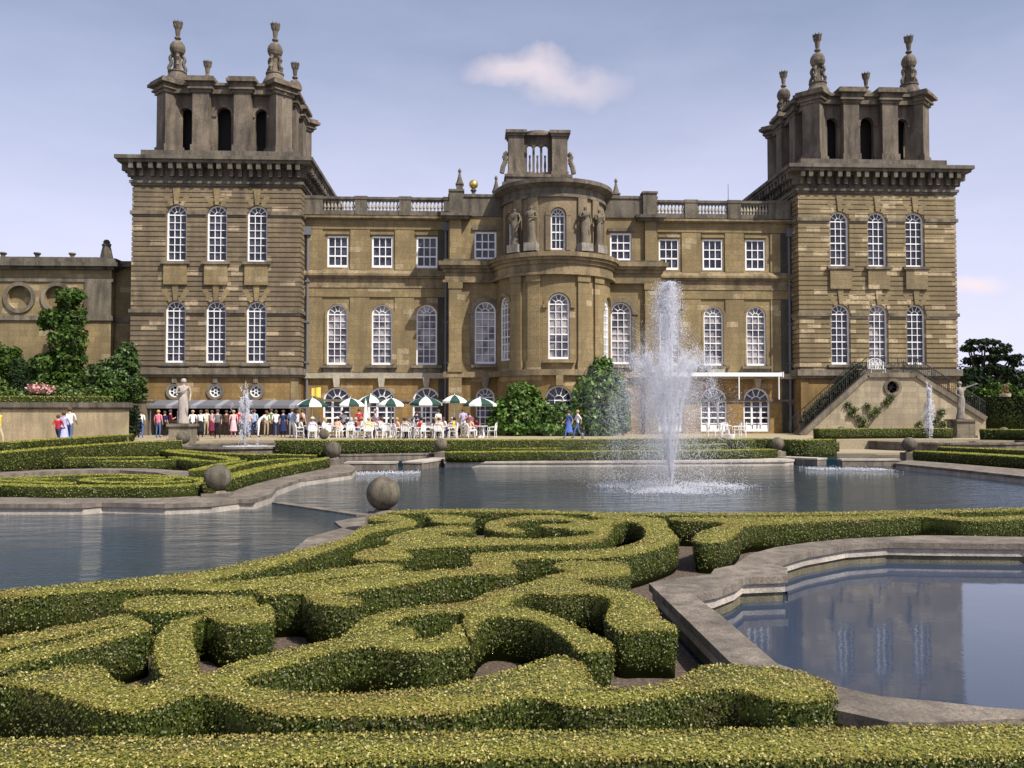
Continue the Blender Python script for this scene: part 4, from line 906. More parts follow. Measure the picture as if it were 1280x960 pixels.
# obelisk finials and the gilded ball on the parapet
def obelisk(x, y, z, s=1):
    b_ = MB(); b_.box(-.3, .3, -.3, .3, 0, .5); b_.box(-.36, .36, -.36, .36, .5, .6); b_.lathe([(.34, .6), (.26, .85), (.14, 1.3), (.09, 1.6), (.15, 1.7), (.15, 1.8), (.04, 2.0)], n=10)
    o = b_.build('obelisk_finial', S_DARK, loc=(x, y, z)); o.scale = (s, s, s); pp(o)
obelisk(X(574, 63.5), 63.6, 18.5, .82); obelisk(X(620, 66), 66, 18.6, .85); obelisk(X(771, 66), 66, 18.5, .85); obelisk(X(725.5, 68), 68, 19.4, .5)
b_ = MB(); b_.box(-.3, .3, -.3, .3, 0, .35); b_.lathe([(.2, .35), (.12, .5), (.24, .7), (.1, .85)], n=12); o = b_.build('ball_pedestal', S_DARK, loc=(X(591.5, 65), 65, 18.2)); pp(o)
n = 16; b_ = MB().lathe([(max(.002, .34*math.sin(math.pi*i/n)), 1.14-.34*math.cos(math.pi*i/n)) for i in range(n+1)], n=24); o = b_.build('gilded_ball', GOLD, loc=(X(591.5, 65), 65, 18.2), smooth=True); pp(o)
tag(o, 'gilded ball finial left of the bow')
S_DRUM = stone('drum_stone', (.27, .205, .125), grime=.9, dark=.4)
# ------------------------------------------------------------------ bow
RB = 4.1; mb_ = bow(CX, YC, RB); half = RB*math.pi/2
om = [op(RB*R(a), 1.5, 6.0, 10.5) for a in (-64, 0, 64)]; og = [op(0, 2.0, .95, 4.2, rev=.35)]
b_ = MB(); wall(b_, mb_, -half, half, 5.3, 11.76, om, step=.3); pp(b_.build('bow_wall', S_WALL))
b_ = MB(); wall(b_, mb_, -half, half, .3, 4.9, og, step=.3); pp(b_.build('bow_ground_wall', S_GOLD))
b_ = MB()
for a in (-43, -24, 24, 43):
    s = RB*R(a); mbox(b_, mb_, s-.42, s+.42, 5.9, 11.3, -.16, .01, step=.22); mbox(b_, mb_, s-.5, s+.5, 5.3, 5.9, -.26, .01, step=.22); mbox(b_, mb_, s-.48, s+.48, 11.3, 11.75, -.24, .01, step=.22)
for o in om:
    s = o['c']; arcband(b_, mb_, s, 9.75, .78, 1.02, -.10, .003); mbox(b_, mb_, s-1.1, s-.77, 9.5, 9.74, -.14, .01, step=.2); mbox(b_, mb_, s+.77, s+1.1, 9.5, 9.74, -.14, .01, step=.2)
mbox(b_, mb_, -1.05, 1.05, 5.75, 5.97, -.3, .01, step=.25)
mbox(b_, mb_, -.22, .22, 4.2, 4.89, -.42, .01, step=.2)
pps(b_, 'bow_pilaster', S_WALL)
for o in om: window(o, mb_, 7, curved=True, sill=False, depth=.2, glass=GLASSC)
window(og[0], mb_, 5, curved=True, sill=False, depth=.25, cols=3, name='french_window')
R2 = 3.68; m2_ = bow(CX, YC, R2); h2 = R2*math.pi/2
ou = [op(R2*R(a), 1.06, 13.55, 16.45, rev=.4) for a in (-62, 0, 62)]
b_ = MB(); wall(b_, m2_, -h2, h2, 13.2, 17.2, ou, step=.25)
for o in ou: arcband(b_, m2_, o['c'], o['z1']-.53, .55, .86, -.10, .003); mbox(b_, m2_, o['c']-.86, o['c']-.55, 13.5, o['z1']-.53, -.08, .003, step=.2); mbox(b_, m2_, o['c']+.55, o['c']+.86, 13.5, o['z1']-.53, -.08, .003, step=.2)
for a in (-46, -27, 27, 46): s = R2*R(a); mbox(b_, m2_, s-.35, s+.35, 13.3, 17.2, -.16, .01, step=.2)
pp(b_.build('drum_wall', S_DRUM))
for o in ou: window(o, m2_, 4, curved=True, sill=False, depth=.3, fr=.09)
def halfband(bm_, prof, n=48): bm_.lathe(prof, CX, YC, 0, n, a0=math.pi, a1=2*math.pi)
b_ = MB(); halfband(b_, [(3.4, 17.2), (3.85, 17.2), (3.85, 17.4), (3.75, 17.42), (3.75, 17.85), (4.0, 17.95), (4.25, 18.1), (4.3, 18.1), (4.3, 18.38), (4.0, 18.42), (3.4, 18.5), (.01, 18.52)])
b_.box(CX-3.9, CX+3.9, YC+.001, YC+3.2, 16.81, 18.5); pp(b_.build('drum_cornice', S_DARK))
# crowning monument over the bow
b_ = MB(); yb = 0
b_.box(0-2.9, 0+2.9, yb-1.5, yb+1.6, 15.0, 18.95); b_.box(0-2.6, 0+2.6, yb-1.3, yb+1.5, 18.951, 19.35); b_.box(0-2.7, 0+2.7, yb-1.4, yb+1.5, 19.351, 19.55)
for s in (-1, 1):
    xc = 0+s*1.75; b_.box(xc-.62, xc+.62, yb-.75, yb+.75, 19.55, 22.5); b_.box(xc-.70, xc+.70, yb-.85, yb+.85, 19.552, 19.9); b_.box(xc-.72, xc+.72, yb-.87, yb+.87, 22.5, 22.68); b_.box(xc-.85, xc+.85, yb-1.0, yb+1.0, 22.681, 22.9)
    # side scroll and urn
    b_.path([(xc+s*.7, yb-.5, 21.3), (xc+s*.95, yb-.5, 21.1), (xc+s*.85, yb-.5, 20.7), (xc+s*1.05, yb-.5, 20.3), (xc+s*1.15, yb-.5, 19.8)], .2, 6)
oo = [op(0+d, .46, 20.0 if d else 19.95, 22.0, rev=.45) for d in (-.62, 0, .62)]
wall(b_, flat(yb-.2), 0-1.15, 0+1.15, 19.55, 22.62, oo); wall(b_, lambda s, z, d=0: (2*0-s, yb+.25-d, z), 0-1.15, 0+1.15, 19.55, 22.62, [op(0+d, .46, 20.0, 22.0, rev=.01) for d in (-.62, 0, .62)])
for d in (-.62, 0, .62): b_.lathe([(.08, 20.0), (.07, 20.2), (.10, 20.5), (.06, 21.0), (.09, 21.25)], 0+d, yb, 0, 8)
b_.lathe([(1.2, 22.62), (1.2, 22.8), (1.1, 22.81)], 0, yb, 0, 16, a0=math.pi, a1=2*math.pi); b_.box(0-.95, 0+.95, yb-.6, yb+.5, 22.621, 22.8)
b_.v = [(5.9+x*1.12, 79+y*1.12, 23.6+(z-19.55)*1.24) for x, y, z in b_.v]; pp(b_.build('roof_monument', S_PAV))
# drainpipes in the corners beside the towers
for x, y, z1 in ((-12.15, 65.35, 15.6), (24.0, 65.35, 15.8), (-1.95, 65.3, 16)):
    b_ = MB(); b_.tube((x, y, .8), (x, y, z1), .10, n=8); b_.box(x-.24, x+.24, y-.24, y+.1, z1-.1, z1+.5)
    for z in (3, 6, 9, 12): b_.box(x-.16, x+.16, y-.14, y+.14, z, z+.14)
    pp(b_.build('drainpipe', LEAD))
b_ = MB(); b_.tube((X(912.5, 74), 74, 17), (X(912.5, 74), 74, 22.0), .035, .02); tag(b_.build('roof_mast', LEAD), 'thin mast standing on the roof of the right wing', 'mast')
# ------------------------------------------------------------------ low range at left
low = empty('garden_range', (-34, 66, .8)); tag(low, 'long low stone building with round blind niches to the left of the left tower', 'building')
LI = Matrix.Translation(-Vector(low.location))
def lp(o): o.parent = low; o.matrix_parent_inverse = LI; return o
YL = 66.0; lx0 = -62; fl = flat(YL); xe = X(137, 66)
nich = [op(X(px, 66), 1.75, 9.95, 11.7, 'circle', .35) for px in (22, 69, -25, -72)]
b_ = MB(); wall(b_, fl, lx0, xe, .3, 13.2, nich); b_.box(lx0, xe, YL+.36, YL+8, .3, 13.2); b_.box(xe, -24.4, YL+.8, YL+6, .3, 13.2); lp(b_.build('wall', S_WALL))
b_ = MB()
for o in nich: arcband(b_, fl, o['c'], 10.82, .875, 1.15, -.14, .003, 0, 2*math.pi, 28)
b_.box(lx0, xe+.12, YL-.14, YL+.5, 9.15, 9.5); b_.box(xe-1.9, xe, YL-.12, YL, 9.5, 12.0); b_.box(lx0, xe+.1, YL-.1, YL+.5, 12.0, 12.3); b_.box(xe, -24.4, YL+.7, YL+.8, 9.1, 9.45)
lp(b_.build('niche_surrounds', S_TRIM))
b_ = MB(); b_.box(lx0, xe+.25, YL-.25, YL+7, 12.9, 13.1); b_.box(lx0, xe+.6, YL-.6, YL+7, 13.101, 13.4); b_.box(lx0, xe+.45, YL-.45, YL+7, 13.401, 13.7); b_.box(xe+.1, -24.4, YL+.4, YL+6, 13.2, 13.65); b_.box(lx0, xe-.1, YL+.05, YL+7, 13.701, 13.86)
lp(b_.build('cornice', S_DARK))
for px, big in ((0, 0), (43, 0), (87, 0), (130, 1)):
    x = X(px, 66.3); b_ = MB()
    if big: b_.lathe([(.55, 0), (.5, .1), (.38, .7), (.3, 1.0), (.36, 1.06), (.34, 1.2), (.2, 1.25)], n=4); b_.lathe([(.22, 1.2), (.26, 1.35), (.14, 1.5)], n=8)
    else: b_.lathe([(.22, 0), (.14, .1), (.16, .3), (.28, .42), (.25, .5)], n=8)
    lp(b_.build('finial', S_DARK, loc=(x, 66.3, 13.7)))
# ================================================================== STAIRS at the right tower
YS = 60.0; st = empty('garden_staircase', (X(1112, YS), YS, .8)); tag(st, 'double stone staircase with dark iron railings climbing to the right tower door', 'staircase')
SI = Matrix.Translation(-Vector(st.location))
def sp(o): o.parent = st; o.matrix_parent_inverse = SI; return o
def q_(px, py, Y=YS): return P(px, py, Y)
xl, xa, xb, xr = X(1004, YS), X(1084, YS), X(1146, YS), X(1232, YS); zl = 5.0
zst = lambda x: .8+(zl-.8)*min(1, max(0, (x-xl)/(xa-xl))) if x < xb else max(1.3, zl-(x-xb)*.62)
ocl = op(X(1116, YS), .84, 3.72, 4.56, 'circle', .25)
ow = MB(); N_ = 40; xs_ = sorted(set([xl+(xr-xl)*i/N_ for i in range(N_+1)]+[ocl['c']+.42*math.cos(math.pi*i/14) for i in range(15)]+[xa, xb]))
for a, c in zip(xs_, xs_[1:]):
    mid = (a+c)/2; f_ = flat(YS)
    if abs(mid-ocl['c']) < .42:
        ow.add([f_(a, .5), f_(c, .5), f_(c, opbot(ocl, c)), f_(a, opbot(ocl, a))], [(0, 1, 2, 3)]); ow.add([f_(a, optop(ocl, a)), f_(c, optop(ocl, c)), f_(c, zst(c)), f_(a, zst(a))], [(0, 1, 2, 3)])
    else: ow.add([f_(a, .5), f_(c, .5), f_(c, zst(c)), f_(a, zst(a))], [(0, 1, 2, 3)])
ol = outline(ocl)
for i in range(24):
    a, c = ol[i], ol[(i+1) % 24]; ow.add([f_(*a), f_(*a, .25), f_(*c, .25), f_(*c)], [(0, 1, 2, 3)])
ow.add([(xr, YS, .5), (xr, YS+1.8, .5), (xr, YS+1.8, zst(xr)), (xr, YS, zst(xr))], [(0, 1, 2, 3)])
ow.box(xl, xr, YS-.06, YS, 2.5, 2.62) if False else None
sp(ow.build('stair_wall', stone('stair_wall_stone', (.40, .33, .22), grime=.9, dark=.5, scale=1.5, blocks=(.9, .38))))
b_ = MB()
for (ax, az, cx_, cz) in ((xl-.2, .8, xa, zl), (xa, zl, xb, zl), (xb, zl, xr, zst(xr))):
    t = Vector((cx_-ax, cz-az)).normalized(); n_ = Vector((-t.y, t.x)); p_ = [(ax-n_.x*.18, az-n_.y*.18), (cx_-n_.x*.18, cz-n_.y*.18), (cx_+n_.x*.14, cz+n_.y*.14), (ax+n_.x*.14, az+n_.y*.14)]
    b_.hexa([(x, YS-.14, z) for x, z in p_]+[(x, YS+.22, z) for x, z in p_])
sp(b_.build('stringer', S_TRIM))
b_ = MB(); arcband(b_, flat(YS), ocl['c'], 4.14, .42, .62, -.1, .003, 0, 2*math.pi, 24); o = sp(b_.build('round_window', S_TRIM))
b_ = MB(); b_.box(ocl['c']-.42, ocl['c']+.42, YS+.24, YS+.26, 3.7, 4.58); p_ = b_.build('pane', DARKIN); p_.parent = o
b_ = MB()
for a in (0, 60, 120): sbar(b_, flat(YS), (ocl['c']-.4*math.cos(R(a)), 4.14-.4*math.sin(R(a))), (ocl['c']+.4*math.cos(R(a)), 4.14+.4*math.sin(R(a))), .05, .14+.02*a/60, .16+.02*a/60)
p_ = b_.build('grille', IRON); p_.parent = o
b_ = MB(); ns = 26
for i in range(ns):
    x = xl+(xa-xl)*i/ns; b_.box(x, x+(xa-xl)/ns, YS+.24, YS+1.9, .5, .8+(zl-.8)*(i+1)/ns)
for i in range(24):
    x = xb+(xr-xb)*i/24; b_.box(x, x+(xr-xb)/24-.001, YS+.24, YS+1.9, .5, zst(x+.1))
b_.box(xa, xb, YS+.24, YS+4.0, .5, zl); b_.box(xa+.5, xb-.5, YS+1.9, YS+4.1, .5, zl-.001); sp(b_.build('steps', S_TRIM))
def railing(pts, Y, h=1.05):
    b_ = MB()
    for (ax, az), (cx_, cz) in zip(pts, pts[1:]):
        b_.tube((ax, Y, az+h), (cx_, Y, cz+h), .035, n=6); b_.tube((ax, Y, az+.12), (cx_, Y, cz+.12), .02, n=4)
        n = max(2, int(abs(cx_-ax)/.14))
        for i in range(n+1):
            x = ax+(cx_-ax)*i/n; z = az+(cz-az)*i/n; b_.tube((x, Y, z+.1), (x, Y, z+h), .035 if i % 8 == 0 else .014, n=4)
            if i < n and i % 2 == 0: x2 = x+(cx_-ax)/n; b_.lathe([(.01, 0), (.055, .05), (.01, .1)], (x+x2)/2, Y, z+h*.55, 5)
    return sp(b_.build('railing', IRON))
rp = [(xl-.3, .75), (xa, zl), (xb, zl), (xr, zst(xr))]
railing([(x, z+.14) for x, z in rp], YS+.05); railing(rp[:2], YS+1.85); railing([(xb, zl), (xr, zst(xr))], YS+1.85)
b_ = MB(); n = 30     # a dark climber grown through the railing
cl = [(xl+(xa-xl)*t, YS+1.2, .8+(zl-.8)*t+.55, .4, .35, .42) for t in np.linspace(.12, .98, 14)]
o = link('climber_on_railing', leafmesh('climber_on_railing', [(blob(cl, 3000, .13), 0)], [TREED])); tag(o, 'dark climbing shrub grown along the left flight of the staircase', 'climber')
def creeper(pts, n, size, name, label, mat=SHRUB, Y=YS-.12, r=.32, cat='climber'):
    cl = [(*((P(px, py, Y)[0], Y)), P(px, py, Y)[1], r, .12, r) for px, py in pts]
    e = empty(name, (cl[0][0], Y, .8)); tag(e, label, cat)
    o = link('foliage', leafmesh('foliage', [(blob(cl, n, size, .9), 0)], [mat])); o.parent = e; o.matrix_parent_inverse = Matrix.Translation(-Vector(e.location))
    b_ = MB()
    for c in cl: b_.tube((cl[0][0], Y+.05, .8), (c[0], Y+.03, c[2]), .025, .01, 5)
    o = b_.build('stem', BARK); o.parent = e; o.matrix_parent_inverse = Matrix.Translation(-Vector(e.location))
creeper([(1078, 535), (1074, 522), (1068, 512), (1084, 508), (1090, 518), (1060, 506), (1098, 512), (1108, 503), (1080, 528), (1114, 498), (1064, 518)], 1100, .12, 'climbing_rose', 'sprawling climbing rose on the pale staircase wall, left of its middle', r=.30)
creeper([(1172, 538), (1170, 525), (1178, 515), (1163, 520), (1180, 530), (1150, 530)], 700, .12, 'climbing_rose', 'low climbing rose at the right foot of the staircase wall', r=.32)
# white iron seat on the landing
def iron_seat(x, y, z, label, rz=0):
    e = empty('iron_seat', (x, y, z), rz); tag(e, label, 'garden seat')
    b_ = MB(); b_.box(-.55, .55, -.25, .2, .42, .47).build('seat', WPLAS, e)
    b_ = MB(); b_.path([(-.55, .2, .45), (-.55, .25, .95), (-.3, .27, 1.15), (0, .28, 1.22), (.3, .27, 1.15), (.55, .25, .95), (.55, .2, .45)], .035)
    for i in range(9): xx = -.48+.12*i; b_.tube((xx, .21, .45), (xx*.8, .27, 1.1), .025, n=4)
    b_.tube((-.55, .23, .75), (.55, .23, .75), .03, n=4); b_.build('backrest', WPLAS, e)
    for sx in (-1, 1):
        for sy in (-.2, .17): MB().tube((sx*.5, sy, 0), (sx*.5, sy, .43), .03).build('leg', WPLAS, e)
iron_seat(X(1097, 60.9), 60.9, zl, 'white wrought iron seat on the landing before the tower door')
# ================================================================== AWNINGS
x0, x1 = X(184, 61.6), X(384, 61.6); aw = empty('cafe_awning', ((x0+x1)/2, 63, .8)); tag(aw, 'long low grey cafe awning along the foot of the left tower', 'awning')
AI = Matrix.Translation(-Vector(aw.location))
def ap(o, e=aw, m=None): o.parent = e; o.matrix_parent_inverse = Matrix.Translation(-Vector(e.location)); return o
n = 26
for k, mt in ((0, LEAD), (1, plain('pale_awning_cloth', (.24, .24, .27), .8))):
    b_ = MB()
    for i in range(n):
        if (i % 4 == 3) == bool(k): a, c = x0+(x1-x0)*i/n, x0+(x1-x0)*(i+1)/n; b_.hexa([(a, 61.6, 2.80), (c, 61.6, 2.80), (c, 63.9, 3.22), (a, 63.9, 3.22), (a, 61.6, 2.86), (c, 61.6, 2.86), (c, 63.9, 3.28), (a, 63.9, 3.28)]); b_.box(a, c, 61.57, 61.6, 2.66, 2.86)
    ap(b_.build('canopy', mt))
for px in (188, 222, 260, 300, 345, 380): ap(MB().tube((X(px, 61.7), 61.7, .8), (X(px, 61.7), 61.7, 2.8), .04).build('post', LEAD))
ct = empty('cafe_counter', (X(280, 63), 63, .8)); tag(ct, 'dark wooden serving counter under the grey awning', 'counter')
b_ = MB(); b_.box(X(200, 63), X(372, 63), 62.9, 63.5, .8, 1.75); ap(b_.build('counter_front', WOODP), ct); b_ = MB(); b_.box(X(199, 63), X(373, 63), 62.8, 63.6, 1.751, 1.81); ap(b_.build('counter_top', S_PALE), ct)
o = MB().box(X(163, 62), X(186, 62), 61.6, 63.7, .5, 3.15).box(X(162, 62), X(187, 62), 61.5, 63.75, 3.151, 3.3).build('stone_pier', S_TRIM); tag(o, 'grey stone pier at the left end of the cafe awning', 'pier')
x0, x1 = X(816, 64.7), X(977, 64.7); aw2 = empty('rolled_awning', ((x0+x1)/2, 64.7, 5)); tag(aw2, 'white rolled-up awning on the wall above the right french windows', 'awning')
b_ = MB(); b_.box(x0, x1, 64.35, 65.1, 5.06, 5.34); b_.box(x0-.06, x0, 64.3, 65.15, 5.0, 5.4); b_.box(x1, x1+.06, 64.3, 65.15, 5.0, 5.4); ap(b_.build('cassette', WHITE), aw2)
ap(MB().box(X(887, 64.4), X(908, 64.4), 64.6, 65.15, 5.341, 5.62).build('motor_box', S_PALE), aw2)
for px in (924, 974): ap(MB().tube((X(px, 64.4), 64.4, 5.06), (X(px, 64.4), 64.4, 3.35), .05).build('hanging_arm', WPLAS), aw2)
# ================================================================== PEOPLE (one skinned mesh per pose)
def skinmesh(name, J, E, root, level=1):
    me = bpy.data.meshes.new(name); names = list(J); me.from_pydata([J[k][0] for k in names], [(names.index(a), names.index(b)) for a, b in E], [])
    o = bpy.data.objects.new(name, me); C.objects.link(o); o.modifiers.new('s', 'SKIN')
    for i, k in enumerate(names):
        r = J[k][1]; sv = me.skin_vertices[0].data[i]; sv.radius = r if isinstance(r, tuple) else (r, r); sv.use_root = (k == root)
    sb = o.modifiers.new('b', 'SUBSURF'); sb.levels = level; sb.render_levels = level
    dg = bpy.context.evaluated_depsgraph_get(); me2 = bpy.data.meshes.new_from_object(o.evaluated_get(dg)); bpy.data.objects.remove(o); bpy.data.meshes.remove(me)
    me2.name = name; me2.polygons.foreach_set('use_smooth', [True]*len(me2.polygons)); return me2
def body(pose='stand'):
    """joints of a 1.72 m person facing -y"""
    J = dict(pelvis=((0, 0, .93), (.15, .11)), spine=((0, 0, 1.12), (.13, .10)), chest=((0, 0, 1.32), (.165, .11)), neck=((0, 0, 1.47), .055), head=((0, -.015, 1.57), (.075, .085)), crown=((0, -.01, 1.66), (.065, .075)))
    arms = {'L': [(.19, 0, 1.41), (.245, .02, 1.13), (.25, -.06, .90), (.25, -.09, .80)], 'R': [(-.19, 0, 1.41), (-.245, .02, 1.13), (-.25, -.06, .90), (-.25, -.09, .80)]}
    legs = {'L': [(.10, 0, .86), (.11, -.01, .48), (.11, .02, .09), (.12, -.12, .045)], 'R': [(-.10, 0, .86), (-.11, -.01, .48), (-.11, .02, .09), (-.12, -.12, .045)]}
    if pose == 'walk':
        legs['L'] = [(.10, -.02, .86), (.11, -.22, .50), (.11, -.30, .10), (.11, -.44, .06)]; legs['R'] = [(-.10, .02, .86), (-.10, .08, .47), (-.10, .36, .14), (-.10, .28, .04)]
        arms['L'] = [(.19, 0, 1.41), (.23, .16, 1.17), (.22, .14, .94), (.22, .12, .84)]; arms['R'] = [(-.19, 0, 1.41), (-.23, -.10, 1.15), (-.22, -.28, .98), (-.22, -.36, .94)]
    if pose == 'fold':
        arms['L'] = [(.19, 0, 1.41), (.25, -.02, 1.14), (.08, -.20, 1.12), (-.02, -.22, 1.14)]; arms['R'] = [(-.19, 0, 1.41), (-.25, -.04, 1.14), (-.16, -.26, 1.20), (-.12, -.30, 1.27)]
    if pose == 'bend':
        for k, (dy, dz) in dict(spine=(-.08, -.02), chest=(-.28, -.08), neck=(-.42, -.13), head=(-.52, -.17), crown=(-.58, -.20)).items(): p, r = J[k]; J[k] = ((p[0], p[1]+dy, p[2]+dz), r)
        arms = {s: [(g*.18, -.34, 1.26), (g*.22, -.48, 1.02), (g*.18, -.66, .92), (g*.17, -.74, .90)] for s, g in (('L', 1), ('R', -1))}
    if pose in ('sit', 'sitlean'):
        dz = -.45; lean = -.10 if pose == 'sitlean' else .04
        for k, t in dict(pelvis=0, spine=.3, chest=.8, neck=1.1, head=1.3, crown=1.35).items(): p, r = J[k]; J[k] = ((p[0], p[1]+lean*t, p[2]+dz), r)
        legs = {s: [(g*.10, -.03, .46), (g*.13, -.44, .50), (g*.13, -.42, .09), (g*.14, -.56, .045)] for s, g in (('L', 1), ('R', -1))}
        arms = {s: [(g*.19, lean, .96), (g*.25, -.06+lean, .70), (g*.17, -.34, .76), (g*.13, -.43, .78)] for s, g in (('L', 1), ('R', -1))}
    if pose == 'reach':
        arms['L'] = [(.19, 0, 1.41), (.42, -.10, 1.50), (.66, -.18, 1.60), (.76, -.20, 1.62)]; arms['R'] = [(-.19, 0, 1.41), (-.30, -.02, 1.17), (-.16, -.16, 1.02), (-.08, -.20, 1.0)]
        for k, dx in dict(chest=-.02, neck=-.04, head=-.05, crown=-.06).items(): p, r = J[k]; J[k] = ((p[0]+dx, p[1], p[2]), r)
    if pose == 'drape':
        arms['R'] = [(-.19, 0, 1.41), (-.27, -.04, 1.16), (-.08, -.20, 1.20), (.02, -.22, 1.26)]; arms['L'] = [(.19, 0, 1.41), (.26, .02, 1.14), (.24, -.10, .94), (.22, -.14, .86)]
        legs['L'] = [(.10, 0, .86), (.13, -.10, .50), (.10, .02, .10), (.12, -.12, .045)]
    E = [('pelvis', 'spine'), ('spine', 'chest'), ('chest', 'neck'), ('neck', 'head'), ('head', 'crown')]
    for s in 'LR':
        for (nm, pts, rr, par) in (('a', arms[s], (.058, .042, .028, (.018, .036)), 'chest'), ('l', legs[s], (.088, .058, .036, (.036, .03)), 'pelvis')):
            prev = par
            for i, p in enumerate(pts): k = nm+s+str(i); J[k] = (p, rr[i]); E.append((prev, k)); prev = k
    return J, E
def seg(p, a, b):
    a, b = Vector(a), Vector(b); t = max(0, min(1, (p-a).dot(b-a)/max(1e-9, (b-a).length_squared))); return (p-a-(b-a)*t).length
REG = {}
for nm in ('aL0', 'aR0', 'spine', 'chest', 'aL1', 'aR1'): REG[nm] = 1
for nm in ('lL0', 'lR0', 'lL1', 'lR1', 'lL2', 'lR2', 'pelvis'): REG[nm] = 2
for nm in ('lL3', 'lR3'): REG[nm] = 3
SKIN = [plain('skin', (.50, .30, .21), .6), plain('tanned_skin', (.38, .21, .14), .6)]
CL = {}
def cloth(c):
    if c not in CL: CL[c] = plain('cloth_%s' % c, PAL[c], .85, spec=.2)
    return CL[c]
PAL = dict(white=(.75, .74, .73), cream=(.65, .60, .48), pink=(.75, .20, .28), rose=(.70, .42, .45), red=(.42, .03, .04), maroon=(.16, .02, .05), magenta=(.45, .04, .16), navy=(.02, .03, .09), blue=(.08, .14, .42), lightblue=(.33, .45, .68), lilac=(.42, .42, .66), denim=(.08, .12, .24), black=(.015, .015, .018), grey=(.14, .14, .16), khaki=(.40, .32, .2), yellow=(.75, .52, .06), green=(.08, .2, .1), peach=(.75, .45, .32), brown=(.10, .06, .04), fair=(.42, .28, .12), dark=(.03, .02, .015), silver=(.4, .39, .37))
BM = {}
def bodymesh(pose):
    if pose in BM: return BM[pose]
    J, E = body(pose); me = skinmesh('body', J, E, 'pelvis')
    ends = [(b, J[a][0], J[b][0]) for a, b in E]
    for m_ in (SKIN[0],)*4: me.materials.append(m_)
    for f in me.polygons:
        c = Vector(f.center); k = min(ends, key=lambda e: seg(c, e[1], e[2]))[0]; f.material_index = REG.get(k, 0)
    BM[pose] = (me, J); return BM[pose]
SHARED = {}
def hairmesh(kind):
    if kind in SHARED: return SHARED[kind]
    b_ = MB(); n = 10
    if kind == 'hat': b_.lathe([(.19, 0), (.19, .012), (.10, .02), (.095, .09), (.05, .11), (.01, .112)], n=14)
    else:
        for i in range(n): pass
        b_.lathe([(.088, -.05), (.108, 0), (.106, .05), (.08, .10), (.03, .122), (.005, .124)], 0, .018, 0, 12)
        if kind == 'long': b_.lathe([(.07, -.22), (.095, -.1), (.10, 0), (.05, .05)], 0, .05, 0, 10)
    SHARED[kind] = b_.mesh('hair' if kind != 'hat' else 'hat', SKIN[0], True); return SHARED[kind]
def skirtmesh(sit):
    k = 'skirt%d' % sit
    if k in SHARED: return SHARED[k]
    b_ = MB()
    if not sit: b_.lathe([(.24, .38), (.235, .4), (.20, .7), (.165, .92), (.13, 1.05)], n=14)
    else: b_.box(-.2, .2, -.50, .12, .40, .57); b_.box(-.2, .2, -.52, -.42, .2, .5)
    SHARED[k] = b_.mesh('skirt', SKIN[0], True); return SHARED[k]
def person(x, y, z, rz, pose, label, top='white', bottom='navy', hair='brown', hk='short', skirt=None, s=1.0, group=None, hat=None, shoes='dark', skin=0):
    me, J = bodymesh(pose); e = empty('person', (x, y, z), rz); e.scale = (s, s, s); tag(e, label, 'person', group)
    o = link('body', me, e)
    for i, mt in enumerate((SKIN[skin], cloth(top), cloth(skirt or bottom) if skirt else cloth(bottom), cloth(shoes))): o.material_slots[i].link = 'OBJECT'; o.material_slots[i].material = mt
    hp = Vector(J['head'][0]); h = link('hair', hairmesh(hk), e, loc=(hp.x, hp.y, hp.z+.035)); h.material_slots[0].link = 'OBJECT'; h.material_slots[0].material = cloth(hair)
    if hat: t = link('hat', hairmesh('hat'), e, loc=(hp.x, hp.y, hp.z+.08)); t.material_slots[0].link = 'OBJECT'; t.material_slots[0].material = cloth(hat)
    if skirt: k = link('skirt', skirtmesh(pose.startswith('sit')), e); k.material_slots[0].link = 'OBJECT'; k.material_slots[0].material = cloth(skirt)
    return e
TER = .8
def stand(px, Y, deg, pose, label, h=1.72, **k):
    x = X(px, Y); return person(x, Y, TER, R(deg), pose, label, s=h/1.72, **k)
for q in ((206, 58.5, 150, 'navy', 'black', 'person in a navy jacket in the shade behind the pink-topped one'), (258, 60, 180, 'cream', 'khaki', 'person in cream half hidden behind the folded-arms woman'), (299, 60.5, 210, 'red', 'black', 'person in a red jumper deep under the awning left of the small jet'), (318, 60, 170, 'lightblue', 'navy', 'person in pale blue behind the navy skirt'), (339, 60.5, 190, 'green', 'black', 'person in green deep under the awning'), (372, 58, 160, 'white', 'denim', 'person in white just beyond the light blue shirt'), (378, 56.5, 60, 'peach', 'navy', 'person in peach at the awning end before the first parasol'), (449, 58.5, 20, 'red', 'khaki', 'person in red standing among the back tables'), (521, 58.5, -20, 'navy', 'white', 'person in navy and white standing behind the middle tables'), (548, 58, 40, 'white', 'grey', 'person in a white shirt standing right of the middle parasol'), (579, 58, 10, 'lilac', 'white', 'person in lilac standing behind the last table')):
    X0 = X(q[0], q[1]); person(X0, q[1], .8, R(q[2]), 'fold' if q[0] % 2 else 'stand', q[5], top=q[3], bottom=q[4], s=1.0+.03*((q[0] % 5)-2))
stand(-3, 40, 60, 'walk', 'person in a yellow top, half out of the frame at the left edge', top='yellow', bottom='khaki')
stand(73, 41, 170, 'walk', 'child in a red top walking beside the garden wall', h=1.45, top='red', bottom='navy')
stand(80, 41.3, 175, 'walk', 'person in a long lilac dress walking by the garden wall', top='lilac', skirt='lilac', h=1.6)
stand(87, 41.6, 185, 'walk', 'tall person in a white shirt and jeans walking by the garden wall', top='white', bottom='denim', h=1.8)
stand(176, 55, 190, 'stand', 'person in white shirt and blue shorts left of the cafe awning', top='white', bottom='blue', h=1.7)
stand(198, 55, 170, 'stand', 'person in a bright pink top and jeans at the left end of the awning', top='pink', bottom='denim', hair='fair')
stand(213, 57, 120, 'fold', 'person in dark red just left of the robed statue', top='maroon', bottom='black', h=1.75)
